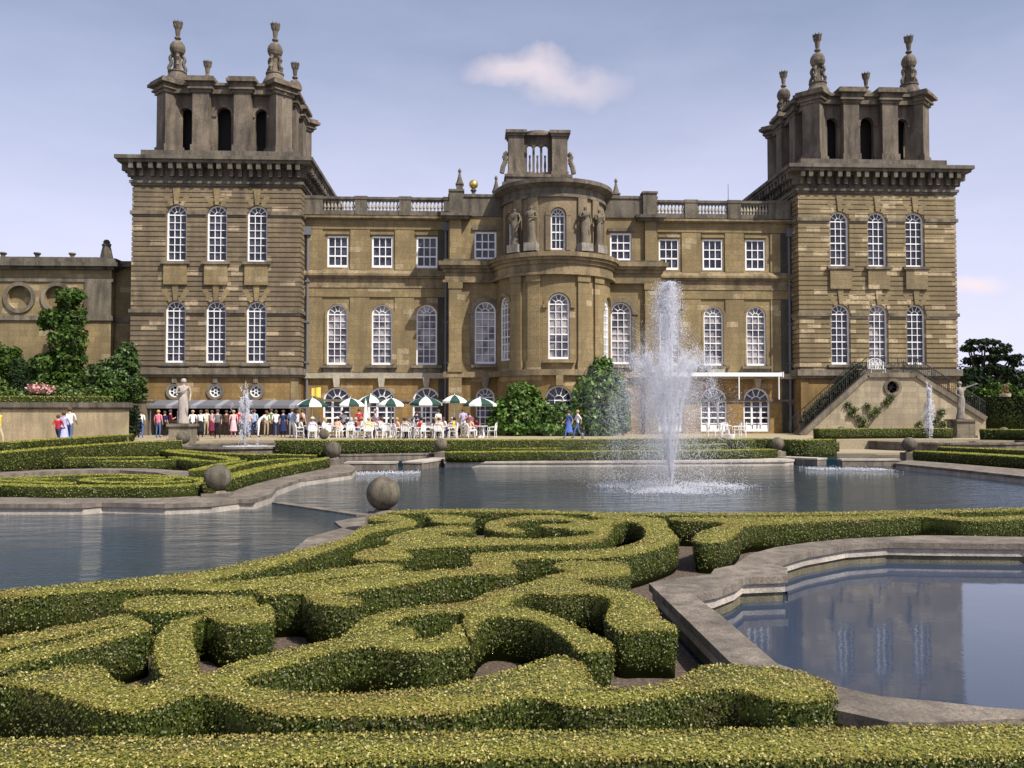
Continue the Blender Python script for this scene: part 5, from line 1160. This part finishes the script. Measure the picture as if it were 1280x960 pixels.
stand(241, 57, 200, 'stand', 'person in a white top just right of the robed statue', top='white', bottom='black', hair='fair')
stand(251, 56, 180, 'fold', 'broad person in white blouse and long black skirt with folded arms', top='white', skirt='black')
stand(265, 58, 150, 'stand', 'person in a maroon dress and pale jacket at the awning', top='rose', skirt='maroon')
stand(272, 53, 20, 'walk', 'person in a dark grey coat striding towards the pool', top='grey', bottom='black', h=1.75)
stand(283, 59, 180, 'fold', 'person in brown waiting in the shade of the awning', top='brown', bottom='dark')
stand(292, 57, 200, 'stand', 'person in a rose dress left of the small left fountain', top='rose', skirt='rose', hair='fair')
stand(311, 56, 160, 'fold', 'bare-armed person in a navy skirt right of the small left fountain', top='peach', skirt='navy')
stand(323, 56, 110, 'bend', 'person in white bending forward near the awning', top='white', bottom='white', h=1.8)
stand(333, 59, 170, 'stand', 'person in cream with a red bagless shirt behind the bending one', top='cream', bottom='khaki')
stand(345, 58, 200, 'stand', 'person in a white shirt under the right part of the awning', top='white', bottom='navy')
stand(354, 56.5, 185, 'stand', 'person in a long navy dress queueing at the awning', top='navy', skirt='navy')
stand(365, 55, 170, 'fold', 'person in light blue shirt and white trousers at the awning end', top='lightblue', bottom='white', h=1.82)
stand(429, 57, 180, 'fold', 'waiter in a white shirt and black trousers between the first parasols', top='white', bottom='black')
stand(469, 56.5, 100, 'fold', 'standing person in a pale pink suit beside the closed parasol', top='rose', bottom='rose', h=1.8, hair='silver')
stand(590, 57, 200, 'bend', 'standing person in magenta stooping under the last parasol', top='magenta', bottom='maroon')
stand(711, 52.4, -75, 'walk', 'person in a blue dress walking in front of the magnolias', top='blue', skirt='blue', h=1.7)
stand(722, 52.6, -80, 'walk', 'person in a white top and jeans walking before the magnolias', top='white', bottom='denim', h=1.72, hair='fair')
# ================================================================== CAFE
def chair_proto():
    e = empty('garden_chair'); b_ = MB(); b_.box(-.24, .24, -.24, .22, .42, .455); b_.build('seat', WPLAS, e)
    b_ = MB()
    for i in range(5): x = -.19+.095*i; b_.box(x-.034, x+.034, .22, .245, .44, .86-.05*abs(i-2)/2)
    b_.path([(-.25, .2, .44), (-.26, .25, .70), (-.20, .27, .86), (0, .28, .92), (.20, .27, .86), (.26, .25, .70), (.25, .2, .44)], .024); b_.build('backrest', WPLAS, e)
    for sx in (-1, 1):
        MB().path([(sx*.25, .24, .66), (sx*.27, -.02, .67), (sx*.26, -.22, .64), (sx*.25, -.22, .43)], .022).build('armrest', WPLAS, e)
        for sy in (-.21, .2): MB().tube((sx*.22, sy, .43), (sx*.25, sy*1.15, 0), .026, .02, 5).build('leg', WPLAS, e)
    return e
def table_proto():
    e = empty('garden_table'); MB().lathe([(.48, .70), (.50, .715), (.50, .735), (.48, .74)], n=24).build('tabletop', WPLAS, e)
    for a in (45, 135, 225, 315): MB().tube((.3*math.cos(R(a)), .3*math.sin(R(a)), .70), (.36*math.cos(R(a)), .36*math.sin(R(a)), 0), .03).build('leg', WPLAS, e)
    return e
chp, tbp = chair_proto(), table_proto(); used = {'c': False, 't': False}
def place(kind, x, y, z, rz, label, cat, group):
    p = chp if kind == 'c' else tbp
    if not used[kind]: used[kind] = True; o = p; o.location = (x, y, z); o.rotation_euler = (0, 0, rz)
    else: o = copy_tree(p, (x, y, z), rz)
    tag(o, label, cat, group); return o
ORD = ['first', 'second', 'third', 'fourth', 'fifth', 'sixth', 'seventh', 'eighth', 'ninth', 'tenth']
def parasol(x, y, z, d, h, label, rz=0):
    e = empty('parasol', (x, y, z), rz); tag(e, label, 'parasol', 'green and white parasols over the cafe tables'); r = d/2; zr = h-.42; n = 8
    for k, mt in ((0, WCANV), (1, GREENC)):
        b_ = MB()
        for i in range(n):
            if i % 2 != k: continue
            for j in range(2):
                t0, t1 = 2*math.pi*(i+j/2)/n, 2*math.pi*(i+(j+1)/2)/n; rr = lambda t, q: r*q*(1-(.03 if abs(((t*n/2/math.pi) % 1)-.5) < .1 else 0))
                pts = []
                for q, z_ in ((.02, h), (.35, h-.08), (.7, h-.22), (1.0, zr)): pts += [(rr(t0, q)*math.cos(t0), rr(t0, q)*math.sin(t0), z_), (rr(t1, q)*math.cos(t1), rr(t1, q)*math.sin(t1), z_)]
                pts += [(pts[6][0], pts[6][1], zr-.13), (pts[7][0], pts[7][1], zr-.13)]
                b_.add(pts, [(0, 1, 3, 2), (2, 3, 5, 4), (4, 5, 7, 6), (6, 7, 9, 8)])
        b_.build('canopy_panels', mt, e)
    MB().tube((0, 0, 0), (0, 0, h+.1), .022).build('pole', WPLAS, e); MB().lathe([(.25, 0), (.25, .06), (.06, .09), (.05, .2)], n=16).build('base', WPLAS, e)
    for i in range(n): t = 2*math.pi*i/n; MB().tube((0, 0, h-.55), (r*.55*math.cos(t), r*.55*math.sin(t), h-.2), .008, n=4).build('rib', WPLAS, e)
tabs = [(390, 54.5, 1.95, 2.45, 34), (438, 57, 1.75, 2.5, 30), (463, 59, 1.75, 2.75, 28), (489, 56.5, 1.75, 2.5, 30), (532, 54.5, 2.1, 2.55, 36), (568, 59, 1.75, 2.75, 27), (600, 55, 2.1, 2.5, 34), (415, 55.5, 0, 0, 0), (512, 53.6, 0, 0, 0), (551, 54, 0, 0, 0), (462, 54.2, 0, 0, 0)]
tabs.sort(); tops = ['cream', 'white', 'rose', 'lilac', 'navy', 'peach', 'red', 'white', 'khaki', 'lightblue', 'maroon', 'white', 'yellow', 'pink']; hairs = ['brown', 'silver', 'dark', 'fair']; pi = 0; hz_ = ['white', None, None, 'cream', None]
seen = set(); rp_ = random.Random(5)
for ti, (px, Y, d, h, _) in enumerate(tabs):
    x = X(px, Y); tn = ORD[ti] if ti < 10 else 'last'
    if d: parasol(x, Y+.05, TER, d, h, 'green and white striped parasol over the %s cafe table from the left' % tn, rz=.4*ti)
    place('t', x, Y, TER, .3*ti, 'round white cafe table, %s from the left' % tn, 'table', 'white cafe tables')
    for k, a in enumerate((200, 340, 90, 270)):
        if k == 3 and ti % 3 == 1: continue
        aa = R(a+rp_.uniform(-15, 15)); cx, cy = x+.78*math.cos(aa), Y+.78*math.sin(aa); rz = aa-math.pi/2
        side = ('near left', 'near right', 'far', 'near')[k]
        if k == 1 and ti % 2 == 0: side = 'right'
        place('c', cx, cy, TER, rz, 'white garden chair on the %s side of the %s table from the left' % (side, tn), 'chair', 'white chairs round the cafe tables')
        if (ti*4+k) % 9 == 5: continue
        tp = tops[pi % len(tops)]; hr = hairs[(pi*3+ti) % 4]; pose = 'sit' if pi % 3 else 'sitlean'; bt = ['navy', 'white', 'khaki', 'denim', 'black'][(pi*2+ti) % 5]
        person(cx, cy, TER, rz, pose, 'guest in %s top and %s trousers, %s side of the %s cafe table' % (tp, bt, side, tn), top=tp, bottom=bt, hair=hr, hk='long' if pi % 4 == 1 else 'short', hat=hz_[pi % 5] if pi % 2 else None, s=1.0, group='seated cafe guests', skin=pi % 2); pi += 1
# closed parasol
e = empty('closed_parasol', (X(457, 55.5), 55.5, TER)); tag(e, 'furled white and pink parasol standing between the open ones', 'parasol')
b_ = MB()
for i in range(8): a = i*math.pi/4; b_.tube((.03*math.cos(a), .03*math.sin(a), 2.3), (.13*math.cos(a), .13*math.sin(a), .75), .03, .055, 6, 0)
b_.build('furled_canopy', WCANV, e); MB().tube((0, 0, 0), (0, 0, 2.45), .02).build('pole', WPLAS, e); MB().lathe([(.25, 0), (.25, .06), (.05, .1)], n=14).build('base', WPLAS, e)
# yellow flag over the first parasol
e = empty('yellow_flag', (X(389, 55.4), 55.4, TER)); tag(e, 'small yellow flag on a pole above the first parasol', 'flag')
MB().tube((0, 0, 0), (0, 0, 3.2), .02).build('pole', LEAD, e)
b_ = MB(); nn_ = 6
for i in range(nn_): xa_, xb_ = .02+.55*i/nn_, .02+.55*(i+1)/nn_; ya, yb2 = .05*math.sin(i*1.3), .05*math.sin((i+1)*1.3); b_.hexa([(xa_, ya, 2.62-.12*i/nn_), (xb_, yb2, 2.60-.12*i/nn_), (xb_, yb2+.008, 2.60-.12*i/nn_), (xa_, ya+.008, 2.62-.12*i/nn_), (xa_, ya, 3.08+.06*i/nn_), (xb_, yb2, 3.10+.06*i/nn_), (xb_, yb2+.008, 3.10+.06*i/nn_), (xa_, ya+.008, 3.08+.06*i/nn_)])
b_.build('cloth', YELLOW, e)
# right-hand table
xt = X(905, 57); place('t', xt, 57, TER, .2, 'round white table by itself before the right french windows', 'table', 'white cafe tables')
for k, (dx, dy, a) in enumerate(((-.85, .1, 90), (.9, .2, -90), (1.35, .5, -100), (.3, .9, -10))): place('c', xt+dx, 57+dy, TER, R(a), 'empty white garden chair, %s from the left at the lone table on the right' % ORD[(0, 2, 3, 1)[k]], 'chair', 'white chairs at the lone table')
o = MB().lathe([(.15, 0), (.24, .06), (.30, .22), (.32, .3), (.26, .3)], n=16).build('stone_bowl', WPLAS, loc=(X(912, 50.5), 50.5, TER)); tag(o, 'small white bowl on the ground before the lone table', 'bowl')
# ================================================================== STATUES
def statue_mesh(pose, mat, robe=True):
    me, J = bodymesh(pose); m2 = me.copy(); m2.materials.clear(); m2.materials.append(mat)
    for f in m2.polygons: f.material_index = 0
    return m2
def robe_mesh(mat, seed=0):
    b_ = MB(); r_ = random.Random(seed); n = 20; prof = [(.22, 0), (.205, .06), (.16, .35), (.165, .65), (.175, .90), (.14, 1.08), (.09, 1.15)]; v = []
    for j, (r, z) in enumerate(prof):
        for i in range(n):
            a = 2*math.pi*i/n; f = 1+.10*math.sin(i*2.5+seed+.6*j)*(1-z/1.4); v.append((r*f*math.cos(a)*1.0+.02*math.sin(z*4+seed), r*f*math.sin(a)*.8, z))
    b_.add(v, [(j*n+i, j*n+(i+1) % n, (j+1)*n+(i+1) % n, (j+1)*n+i) for j in range(len(prof)-1) for i in range(n)]+[tuple(range(n-1, -1, -1))])
    b_.tube((-.2, -.06, 1.0), (.17, -.10, 1.42), .07, .05, 7); return b_.mesh('drapery', mat, True)
def statue(x, y, z, h, pose, label, mat, rz=0, ped=(1.2, 1.1), seed=0):
    e = empty('garden_statue', (x, y, z)); tag(e, label, 'statue'); w_, hh = ped
    b_ = MB(); b_.box(-w_/2, w_/2, -w_/2, w_/2, .16, hh-.14); b_.box(-w_/2-.1, w_/2+.1, -w_/2-.1, w_/2+.1, -.3, .16); b_.box(-w_/2-.09, w_/2+.09, -w_/2-.09, w_/2+.09, hh-.14, hh); b_.build('pedestal', S_TRIM, e)
    s = h/1.72; f_ = link('figure', statue_mesh(pose, mat), e, (0, 0, hh), rz, (s, s, s)); d = link('drapery', robe_mesh(mat, seed)); d.parent = f_
    hm = hairmesh('short').copy(); hm.materials.clear(); hm.materials.append(mat); J = bodymesh(pose)[1]; hp = J['head'][0]; q = link('hair', hm, loc=(hp[0], hp[1], hp[2]+.035)); q.parent = f_
statue(X(229, 48.5), 48.5, .8, 2.45, 'drape', 'pale robed stone figure on a pedestal before the cafe awning', plain('pale_marble', (.36, .31, .27), .8, var=.4, sc_=9), rz=.3, ped=(1.15, .95), seed=2)
statue(X(1201, 53.5), 53.5, .8, 2.35, 'reach', 'weathered stone figure with an outstretched arm before the tall dark hedge', S_STAT, rz=.2, ped=(1.15, 1.15), seed=5)
for i, a in enumerate((-46, -27, 27, 46)):        # term figures on the drum of the bow
    t = R(a); x, y = CX+(R2+.42)*math.sin(t), YC-(R2+.42)*math.cos(t); s = 1.56
    f_ = link('caryatid', statue_mesh(['drape', 'fold'][i % 2], S_TRIM), None, (x, y, 13.95), t*.8, (s*1.1, s*1.1, s)); pp(f_)
    d = link('drapery', robe_mesh(S_TRIM, i)); d.parent = f_
    q = link('base', MB().box(-.26, .26, -.2, .26, -.34, .02).mesh('base', S_STAT)); q.parent = f_
e = empty('lead_urn', (X(728, 47), 47, .5)); tag(e, 'small dark lead cherub on a round stone base in the far bed', 'garden ornament')
MB().lathe([(.55, -.3), (.55, .08), (.45, .12), (.2, .14)], n=20).build('base', S_PALE, e)
s = .42; f_ = link('figure', statue_mesh('fold', LEAD), e, (0, 0, .14), .4, (s, s, s))
def floodlight(x, y, z, label):
    e = empty('floodlight', (x, y, z)); tag(e, label, 'floodlight'); MB().box(-.32, .32, -.14, .14, .16, .36).build('housing', WPLAS, e); MB().box(-.28, .28, -.150, -.141, .19, .33).build('lens', GLASS, e); MB().tube((-.2, 0, 0), (-.2, 0, .17), .03).tube((.2, 0, 0), (.2, 0, .17), .03).tube((-.2, 0, .01), (.2, 0, .01), .03).build('bracket', LEAD, e)
x, y = G(757, 571, .22); floodlight(x, 40.5, .23, 'small white floodlight on the straight rim behind the main pool')
x, y = G(338, 566, .25); floodlight(x, y, .25, 'small pale floodlight in front of the left round basin')
# ================================================================== GARDEN WALL, PLANTS, TREES
def wp(px, Y): return X(px, Y)
e = empty('garden_wall', (-26, 46.6, .8)); tag(e, 'tan garden wall with dark coping behind the strolling visitors', 'wall'); xr_ = X(157, 46.6)
MB().box(-60, xr_-.05, 46.6, 47.2, .3, 2.62).build('masonry', S_GW); o = bpy.context.scene.objects.get('masonry'); o.parent = e; o.matrix_parent_inverse = Matrix.Translation(-Vector(e.location))
o = MB().box(-60, xr_+.08, 46.45, 47.35, 2.62, 2.88).box(-60, xr_+.02, 46.52, 47.28, 2.52, 2.619).build('coping', S_DARK); o.parent = e; o.matrix_parent_inverse = Matrix.Translation(-Vector(e.location))
tag(MB().prism([(-60, 47.25), (-19.2, 47.25), (-19.6, 49), (-25.2, 64), (-60, 64)], .3, 2.55).build('raised_ground', GRASS), kind='structure')
def plant(name, clumps, n, size, mat, label, cat, stems=None, trunk=None, group=None, bark=BARK, inner=.35):
    """clumps in world coordinates; trunk=(x,y,z0,z1,r)"""
    c0 = trunk or (clumps[0][0], clumps[0][1], .8, clumps[0][2], .06)
    e = empty(name, (c0[0], c0[1], c0[2])); tag(e, label, cat, group); inv = Matrix.Translation(-Vector(e.location))
    o = link('foliage', leafmesh('foliage', [(blob(clumps, n, size, inner), 0)], [mat] if not isinstance(mat, list) else mat)); o.parent = e; o.matrix_parent_inverse = inv
    b_ = MB(); x, y, z0, z1, r = c0; b_.tube((x, y, z0-.3), (x, y, z0+(z1-z0)*.6), r, r*.6, 8)
    for c in clumps[:14]: b_.tube((x, y, z0+(z1-z0)*.35), (c[0], c[1], c[2]), r*.5, r*.15, 5)
    o = b_.build('trunk', bark); o.parent = e; o.matrix_parent_inverse = inv; return e
def cl_px(lst, Y, dep=1.0):
    out = []
    for px, py, rx, rz in lst:
        x, z = P(px, py, Y+random.uniform(-.4, .4)*dep); k = Y/1100; out.append((x, Y+random.uniform(-.5, .5)*dep, z, rx*k, rx*k*.8, rz*k))
    return out
random.seed(11)
plant('magnolia', cl_px([(640, 518, 22, 22), (628, 530, 18, 16), (655, 500, 20, 20), (668, 520, 24, 22), (690, 528, 22, 18), (645, 490, 12, 12), (625, 512, 12, 14), (700, 520, 16, 16), (672, 500, 14, 12), (650, 536, 30, 9), (690, 537, 24, 8)], 59.5), 9000, .27, MAGN, 'rounded glossy magnolia left of the central ground-floor window', 'shrub')
plant('magnolia', cl_px([(752, 500, 26, 30), (738, 520, 28, 24), (765, 520, 22, 24), (752, 470, 18, 22), (768, 485, 16, 20), (735, 488, 16, 16), (725, 500, 12, 14), (750, 536, 34, 10), (756, 455, 9, 9), (715, 530, 14, 16), (778, 505, 8, 14)], 59.0), 10500, .27, MAGN, 'taller glossy magnolia partly behind the spray, right of the central window', 'shrub')
plant('climbing_tree', cl_px([(88, 372, 16, 12), (72, 398, 18, 12), (88, 395, 18, 18), (84, 425, 22, 20), (62, 405, 12, 8), (92, 450, 20, 20), (80, 470, 24, 18), (96, 480, 14, 16), (66, 450, 14, 14), (98, 370, 9, 9), (60, 480, 20, 14)], 63.5), 6500, .26, TREEL, 'tall leafy tree trained up the low range, left of the tower', 'tree')
plant('broadleaf_shrub', cl_px([(150, 480, 26, 18), (130, 470, 20, 16), (155, 455, 18, 14), (155, 440, 12, 12), (165, 490, 16, 14), (120, 490, 22, 14), (172, 478, 10, 12)], 60), 5500, .24, [leafmat('mid_green_leaf', [(0, (.016, .04, .008)), (.6, (.045, .09, .016)), (1, (.10, .15, .03))])], 'broad green shrub filling the corner against the left tower', 'shrub')
plant('broadleaf_shrub', cl_px([(12, 455, 20, 16), (-8, 450, 20, 20), (30, 465, 14, 12), (-10, 480, 24, 16), (5, 440, 12, 8), (50, 455, 14, 10)], 58), 3500, .24, TREEL, 'large dark green shrub at the left edge above the wall', 'shrub')
plant('clipped_conifer', cl_px([(28, 470, 11, 24), (28, 485, 12, 14)], 55), 1800, .12, TREED, 'dark upright clipped conifer behind the garden wall', 'shrub')
plant('rhododendron', cl_px([(55, 490, 13, 9), (44, 492, 9, 7), (66, 492, 9, 8)], 52), 1100, .14, SHRUB, 'low green bush carrying the pink blossom behind the wall', 'shrub')
o = link('rhododendron_blossom', leafmesh('rhododendron_blossom', [(blob(cl_px([(52, 485, 13, 6), (46, 490, 10, 6), (62, 487, 8, 5)], 51.6), 420, .15), 0)], [PINKF])); tag(o, 'cluster of salmon pink blossom above the garden wall', 'blossom')
for px, lb in ((82, 'yellowish young bush behind the wall right of the pink blossom'), (108, 'mixed green bush behind the right part of the garden wall'), (135, 'dark leafy bush at the right end of the garden wall'), (8, 'pale green bush behind the wall at the left edge')):
    plant('garden_bush', cl_px([(px, 492, 14, 9), (px+9, 494, 10, 8), (px-9, 495, 9, 7)], 51), 1300, .14, SHRUB if px != 135 else TREEL, lb, 'shrub')
plant('wall_end_shrub', cl_px([(165, 530, 10, 16), (158, 538, 9, 10), (170, 515, 8, 10)], 50.5), 1600, .13, TREED, 'dark shrub at the end of the garden wall beside the visitors', 'shrub')
hedge([(-60, 47.6), (X(140, 48.3), 47.6), (X(140, 48.3), 48.9), (-60, 48.9)], 3.22, 2.5, 260, .08, 'clipped hedge running behind the coping of the garden wall', **far)
# right side
YY = 63.0; hedge([(X(1207, YY), YY-.5), (X(1340, YY), YY-.5), (X(1340, YY), YY+2), (X(1207, YY), YY+2)], 3.5, .5, 260, .10, 'tall nearly black clipped yew hedge at the right edge', name='yew_hedge', mats=[BOX_B, YEW, YEW], group=None, smooth=0)
random.seed(4)
cd = []
for px, py, rx, rz in ((1228, 428, 18, 4), (1212, 436, 14, 4), (1248, 438, 16, 4), (1235, 448, 20, 4), (1256, 448, 14, 4), (1264, 455, 9, 4), (1214, 452, 14, 5), (1240, 462, 24, 6), (1262, 468, 14, 5), (1206, 466, 16, 8), (1230, 476, 26, 7), (1256, 432, 8, 2.5)): cd += cl_px([(px, py, rx, rz), (px+rx*.5, py+1, rx*.5, rz), (px-rx*.5, py-1, rx*.5, rz)], 108, 3)
xt_ = X(1229, 108); plant('cedar_tree', cd, 6500, .36, TREED, 'flat-topped dark cedar standing clear of the woods at right', 'tree', trunk=(xt_, 108, 1, 10.4, .5), inner=.5)
def tree(px, pytop, Y, w_, label, mat=TREEL, n=3500, seed=1, z0=.5):
    r_ = random.Random(seed); cl = []; x, zt = P(px, pytop, Y); k = Y/1100
    for i in range(11): a = r_.uniform(0, 6.28); q = r_.uniform(.1, .75); zz = zt-w_*k*(.3+1.1*r_.random()); cl.append((x+math.cos(a)*q*w_*k, Y+math.sin(a)*q*w_*k*.7, max(zz, 2.2), w_*k*r_.uniform(.3, .5), w_*k*.4, w_*k*r_.uniform(.25, .4)))
    cl.append((x, Y, zt-w_*k*.3, w_*k*.4, w_*k*.4, w_*k*.3))
    return plant('woodland_tree', cl, n, .42, mat, label, 'tree', trunk=(x, Y, z0, zt-w_*k*.6, .3), group='woodland trees beyond the yew hedge')
tree(1212, 468, 100, 26, 'dark round tree just right of the right tower', TREED, seed=1); tree(1196, 462, 118, 30, 'tall dark tree half hidden by the right tower', TREED, seed=2)
tree(1244, 478, 95, 24, 'mid green tree under the cedar', seed=3); tree(1272, 462, 112, 30, 'dark woodland tree at the right edge', TREED, seed=4); tree(1262, 482, 88, 20, 'bright green low tree above the yew hedge', seed=5); tree(1226, 486, 84, 16, 'low leafy tree between tower and cedar trunk', seed=6); tree(1300, 468, 100, 30, 'broad tree cut off by the right edge', seed=7); tree(1205, 490, 80, 14, 'small green tree behind the outstretched statue', seed=8); tree(1282, 490, 82, 16, 'low green tree at the right frame edge', seed=9)
e = empty('flower_urn', (X(1257, 70), 70, .8)); tag(e, 'pale urn of orange flowers rising above the yew hedge', 'urn'); 
MB().box(-.4, .4, -.4, .4, -.2, 2.3).lathe([(.2, 2.3), (.14, 2.4), (.3, 2.6), (.42, 2.95), (.45, 3.1), (.38, 3.12)], n=16).build('urn', S_PALE, e)
o = link('flowers', leafmesh('flowers', [(blob([(0, 0, 3.3, .32, .3, .3), (.1, 0, 3.75, .2, .2, .2)], 260, .10), 0)], [leafmat('orange_petals', [(0, (.04, .08, .02)), (.5, (.25, .12, .04)), (1, (.5, .28, .14))])]), e)
# ================================================================== FOUNTAINS
def drops(P_, V, size):
    """elongated octahedra along the velocity -> vertices and faces as arrays"""
    n = len(P_); V = V/np.maximum(np.linalg.norm(V, axis=1), 1e-6)[:, None]; a = np.cross(V, rng.normal(size=(n, 3))); a /= np.linalg.norm(a, axis=1)[:, None]; b_ = np.cross(V, a); s = size[:, None]
    vs = np.stack([P_+V*s*1.5, P_-V*s*1.5, P_+a*s, P_+b_*s, P_-a*s, P_-b_*s], 1).reshape(-1, 3)
    base = np.array([(0, 2, 3), (0, 3, 4), (0, 4, 5), (0, 5, 2), (1, 3, 2), (1, 4, 3), (1, 5, 4), (1, 2, 5)]); fs = (base[None]+6*np.arange(n)[:, None, None]).reshape(-1, 3); return vs, fs
def dropmesh(name, vs, fs, mat=None):
    me = bpy.data.meshes.new(name); me.vertices.add(len(vs)); me.loops.add(fs.size); me.polygons.add(len(fs))
    me.vertices.foreach_set('co', vs.astype(np.float32).ravel()); me.loops.foreach_set('vertex_index', fs.astype(np.int32).ravel()); me.polygons.foreach_set('loop_start', np.arange(0, fs.size, 3, dtype=np.int32))
    me.polygons.foreach_set('use_smooth', np.ones(len(fs), bool)); me.materials.append(mat or DROP); me.update(calc_edges=True); return me
GR = 9.81
def jet(n, v0, tilt, spread, az=None, size=(.010, .028), tmin=0., tpow=1., wind=(0, 0), vs=.03, z0=0.05, jt=.10, pk=45, one=False):
    m = max(1, n//pk); g = rng.integers(0, m, n)             # drops fly in ropes and packets
    tt = (np.abs(rng.normal(size=m))*R(spread) if tilt == 0 else R(tilt)+rng.normal(size=m)*R(spread))[g]+rng.normal(size=n)*R(spread)*.18
    ph = (rng.uniform(0, 2*np.pi, m) if az is None else R(az)+rng.normal(size=m)*R(spread*3))[g]+rng.normal(size=n)*R(1.5)
    v = v0*(1-np.abs(rng.normal(size=m))*vs if one else 1+rng.normal(size=m)*vs)[g]*(1+rng.normal(size=n)*vs*.2); vz = v*np.cos(tt); vh = v*np.sin(tt); T = 2*vz/GR
    t = T*np.clip((tmin+(1-tmin)*rng.random(m)**tpow)[g]+rng.normal(size=n)*.022, 0, 1)
    sp_ = t/T; jit = rng.normal(size=(m, 3))[g]*(.008+jt*sp_**2)[:, None]+rng.normal(size=(n, 3))*(.008+.35*jt*sp_**2)[:, None]
    x = vh*np.cos(ph)*t+wind[0]*t*t; y = vh*np.sin(ph)*t+wind[1]*t*t; z = vz*t-.5*GR*t*t+z0
    V = np.column_stack([vh*np.cos(ph)+2*wind[0]*t, vh*np.sin(ph)+2*wind[1]*t, vz-GR*t]); Pn = np.column_stack([x, y, z])+jit
    k = Pn[:, 2] > 0; s = rng.uniform(size[0], size[1], n); return Pn[k], V[k], s[k]
def fountain(x, y, z, parts, label, nozzle=.12):
    e = empty('fountain', (x, y, z)); tag(e, label, 'fountain')
    MB().lathe([(nozzle*1.5, -.25), (nozzle*1.5, .03), (nozzle, .05), (nozzle*.6, .12)], n=14).build('nozzle', LEAD, e)
    for nm, js in parts:
        Pn = np.concatenate([j[0] for j in js]); V = np.concatenate([j[1] for j in js]); s = np.concatenate([j[2] for j in js]); link(nm, dropmesh(nm, *drops(Pn, V, s)), e)
fx, fy = G(839, 609, 0)
def foam(n, r0, r1, h, size):
    a = rng.uniform(0, 2*np.pi, n); r = r0+(r1-r0)*rng.random(n)**.8; Pn = np.column_stack([r*np.cos(a), r*np.sin(a), .004+np.abs(rng.normal(size=n))*h]); return Pn, rng.normal(size=(n, 3)), rng.uniform(*size, n)
def clip(j, zmax):
    k = j[0][:, 2] < zmax; return j[0][k], j[1][k], j[2][k]
cen = [jet(26000, 11.22, 0, .20, size=(.004, .012), vs=.014, wind=(-.02, 0), jt=.16, one=True), jet(28000, 11.1, 0, .42, size=(.004, .010), tmin=.46, tpow=1.0, wind=(-.05, 0), vs=.035, jt=.45, one=True), jet(16000, 9.9, 0, 1.1, size=(.003, .009), tmin=.4, wind=(-.16, 0), vs=.06, jt=.5)]
cen = [clip(j, 6.5) for j in cen]
sidej = []
for i in range(9): sidej.append(clip(jet(5200, 8.9, 7.0, .22, az=i*40+9, size=(.004, .010), vs=.02, wind=(-.06, 0), jt=.40), 4.6))
mist = [clip(jet(80000, 8.2, 6.5, 3.0, size=(.0018, .0045), tmin=.35, wind=(-.45, .05), vs=.10, jt=.5, pk=60), 5.0), clip(jet(30000, 6.8, 10, 4.5, size=(.0018, .0045), tmin=.2, wind=(-.35, 0), vs=.2, jt=.5, pk=40), 4.2)]
def splash(n, r, w_, h, size):
    a = rng.uniform(0, 2*np.pi, n); rr = np.abs(r+rng.normal(size=n)*w_+.25*np.sin(a*5+1)+.15*np.sin(a*11)); k = rng.random(n) < .55+.45*np.sin(a*3+.5); Pn = np.column_stack([rr*np.cos(a), rr*np.sin(a), .004+np.abs(rng.normal(size=n))*h])[k]; return Pn, rng.normal(size=(len(Pn), 3)), rng.uniform(*size, len(Pn))
fountain(fx, fy, -.03, [('centre_jet', cen), ('side_jets', sidej), ('mist', mist), ('splash', [splash(7000, 1.75, .38, .05, (.005, .016)), splash(4000, 1.5, .6, .12, (.004, .012)), foam(1800, .1, 1.2, .04, (.005, .012))])], 'tall white water jet rising from the main pool')
fe = [o for o in C.objects if o.type == 'EMPTY' and o.name.startswith('fountain')][0]
MB().lathe([(.05, .04), (1.1, .05), (1.6, .6), (1.75, 1.5), (1.6, 2.4), (1.1, 3.3), (.5, 3.85), (.05, 3.95)], n=24).build('mist_veil', MIST, fe, loc=(-.12, 0, 0))
fountain(bl[0], bl[1]+.5, .55, [('jet', [jet(5000, 7.1, 0, .9, size=(.008, .022), vs=.02), jet(3500, 6.8, 0, 1.9, size=(.006, .018), tmin=.3, vs=.08)]), ('splash', [foam(2500, .1, 1.1, .04, (.008, .02))])], 'small bubbling water jet in the left round basin', .08)
fountain(br_[0], br_[1], .58, [('jet', [jet(5000, 7.7, 0, .7, size=(.008, .024), vs=.015), jet(2500, 7.4, 0, 1.2, size=(.006, .02), tmin=.3, vs=.08)]), ('splash', [foam(3500, .1, 2.2, .04, (.008, .02))])], 'small slim water jet in the right round basin before the stairs', .08)
def foamline(p0, p1, n, w_, label, size=(.006, .018)):
    t = rng.random(n); a, c = np.array(p0), np.array(p1); q = a+(c-a)*t[:, None]; Pn = np.column_stack([q[:, 0], q[:, 1]+rng.normal(size=n)*w_, -.025+np.abs(rng.normal(size=n))*.012]); o = link('foam', dropmesh('foam', *drops(Pn, rng.normal(size=(n, 3)), rng.uniform(*size, n)))); tag(o, label, 'foam', kind='stuff')
foamline(G(445, 591, 0), G(525, 590, 0), 700, .55, 'line of white foam below the left cascade'); foamline(G(1010, 585, 0), G(1110, 586, 0), 900, .6, 'line of white foam below the right cascade')
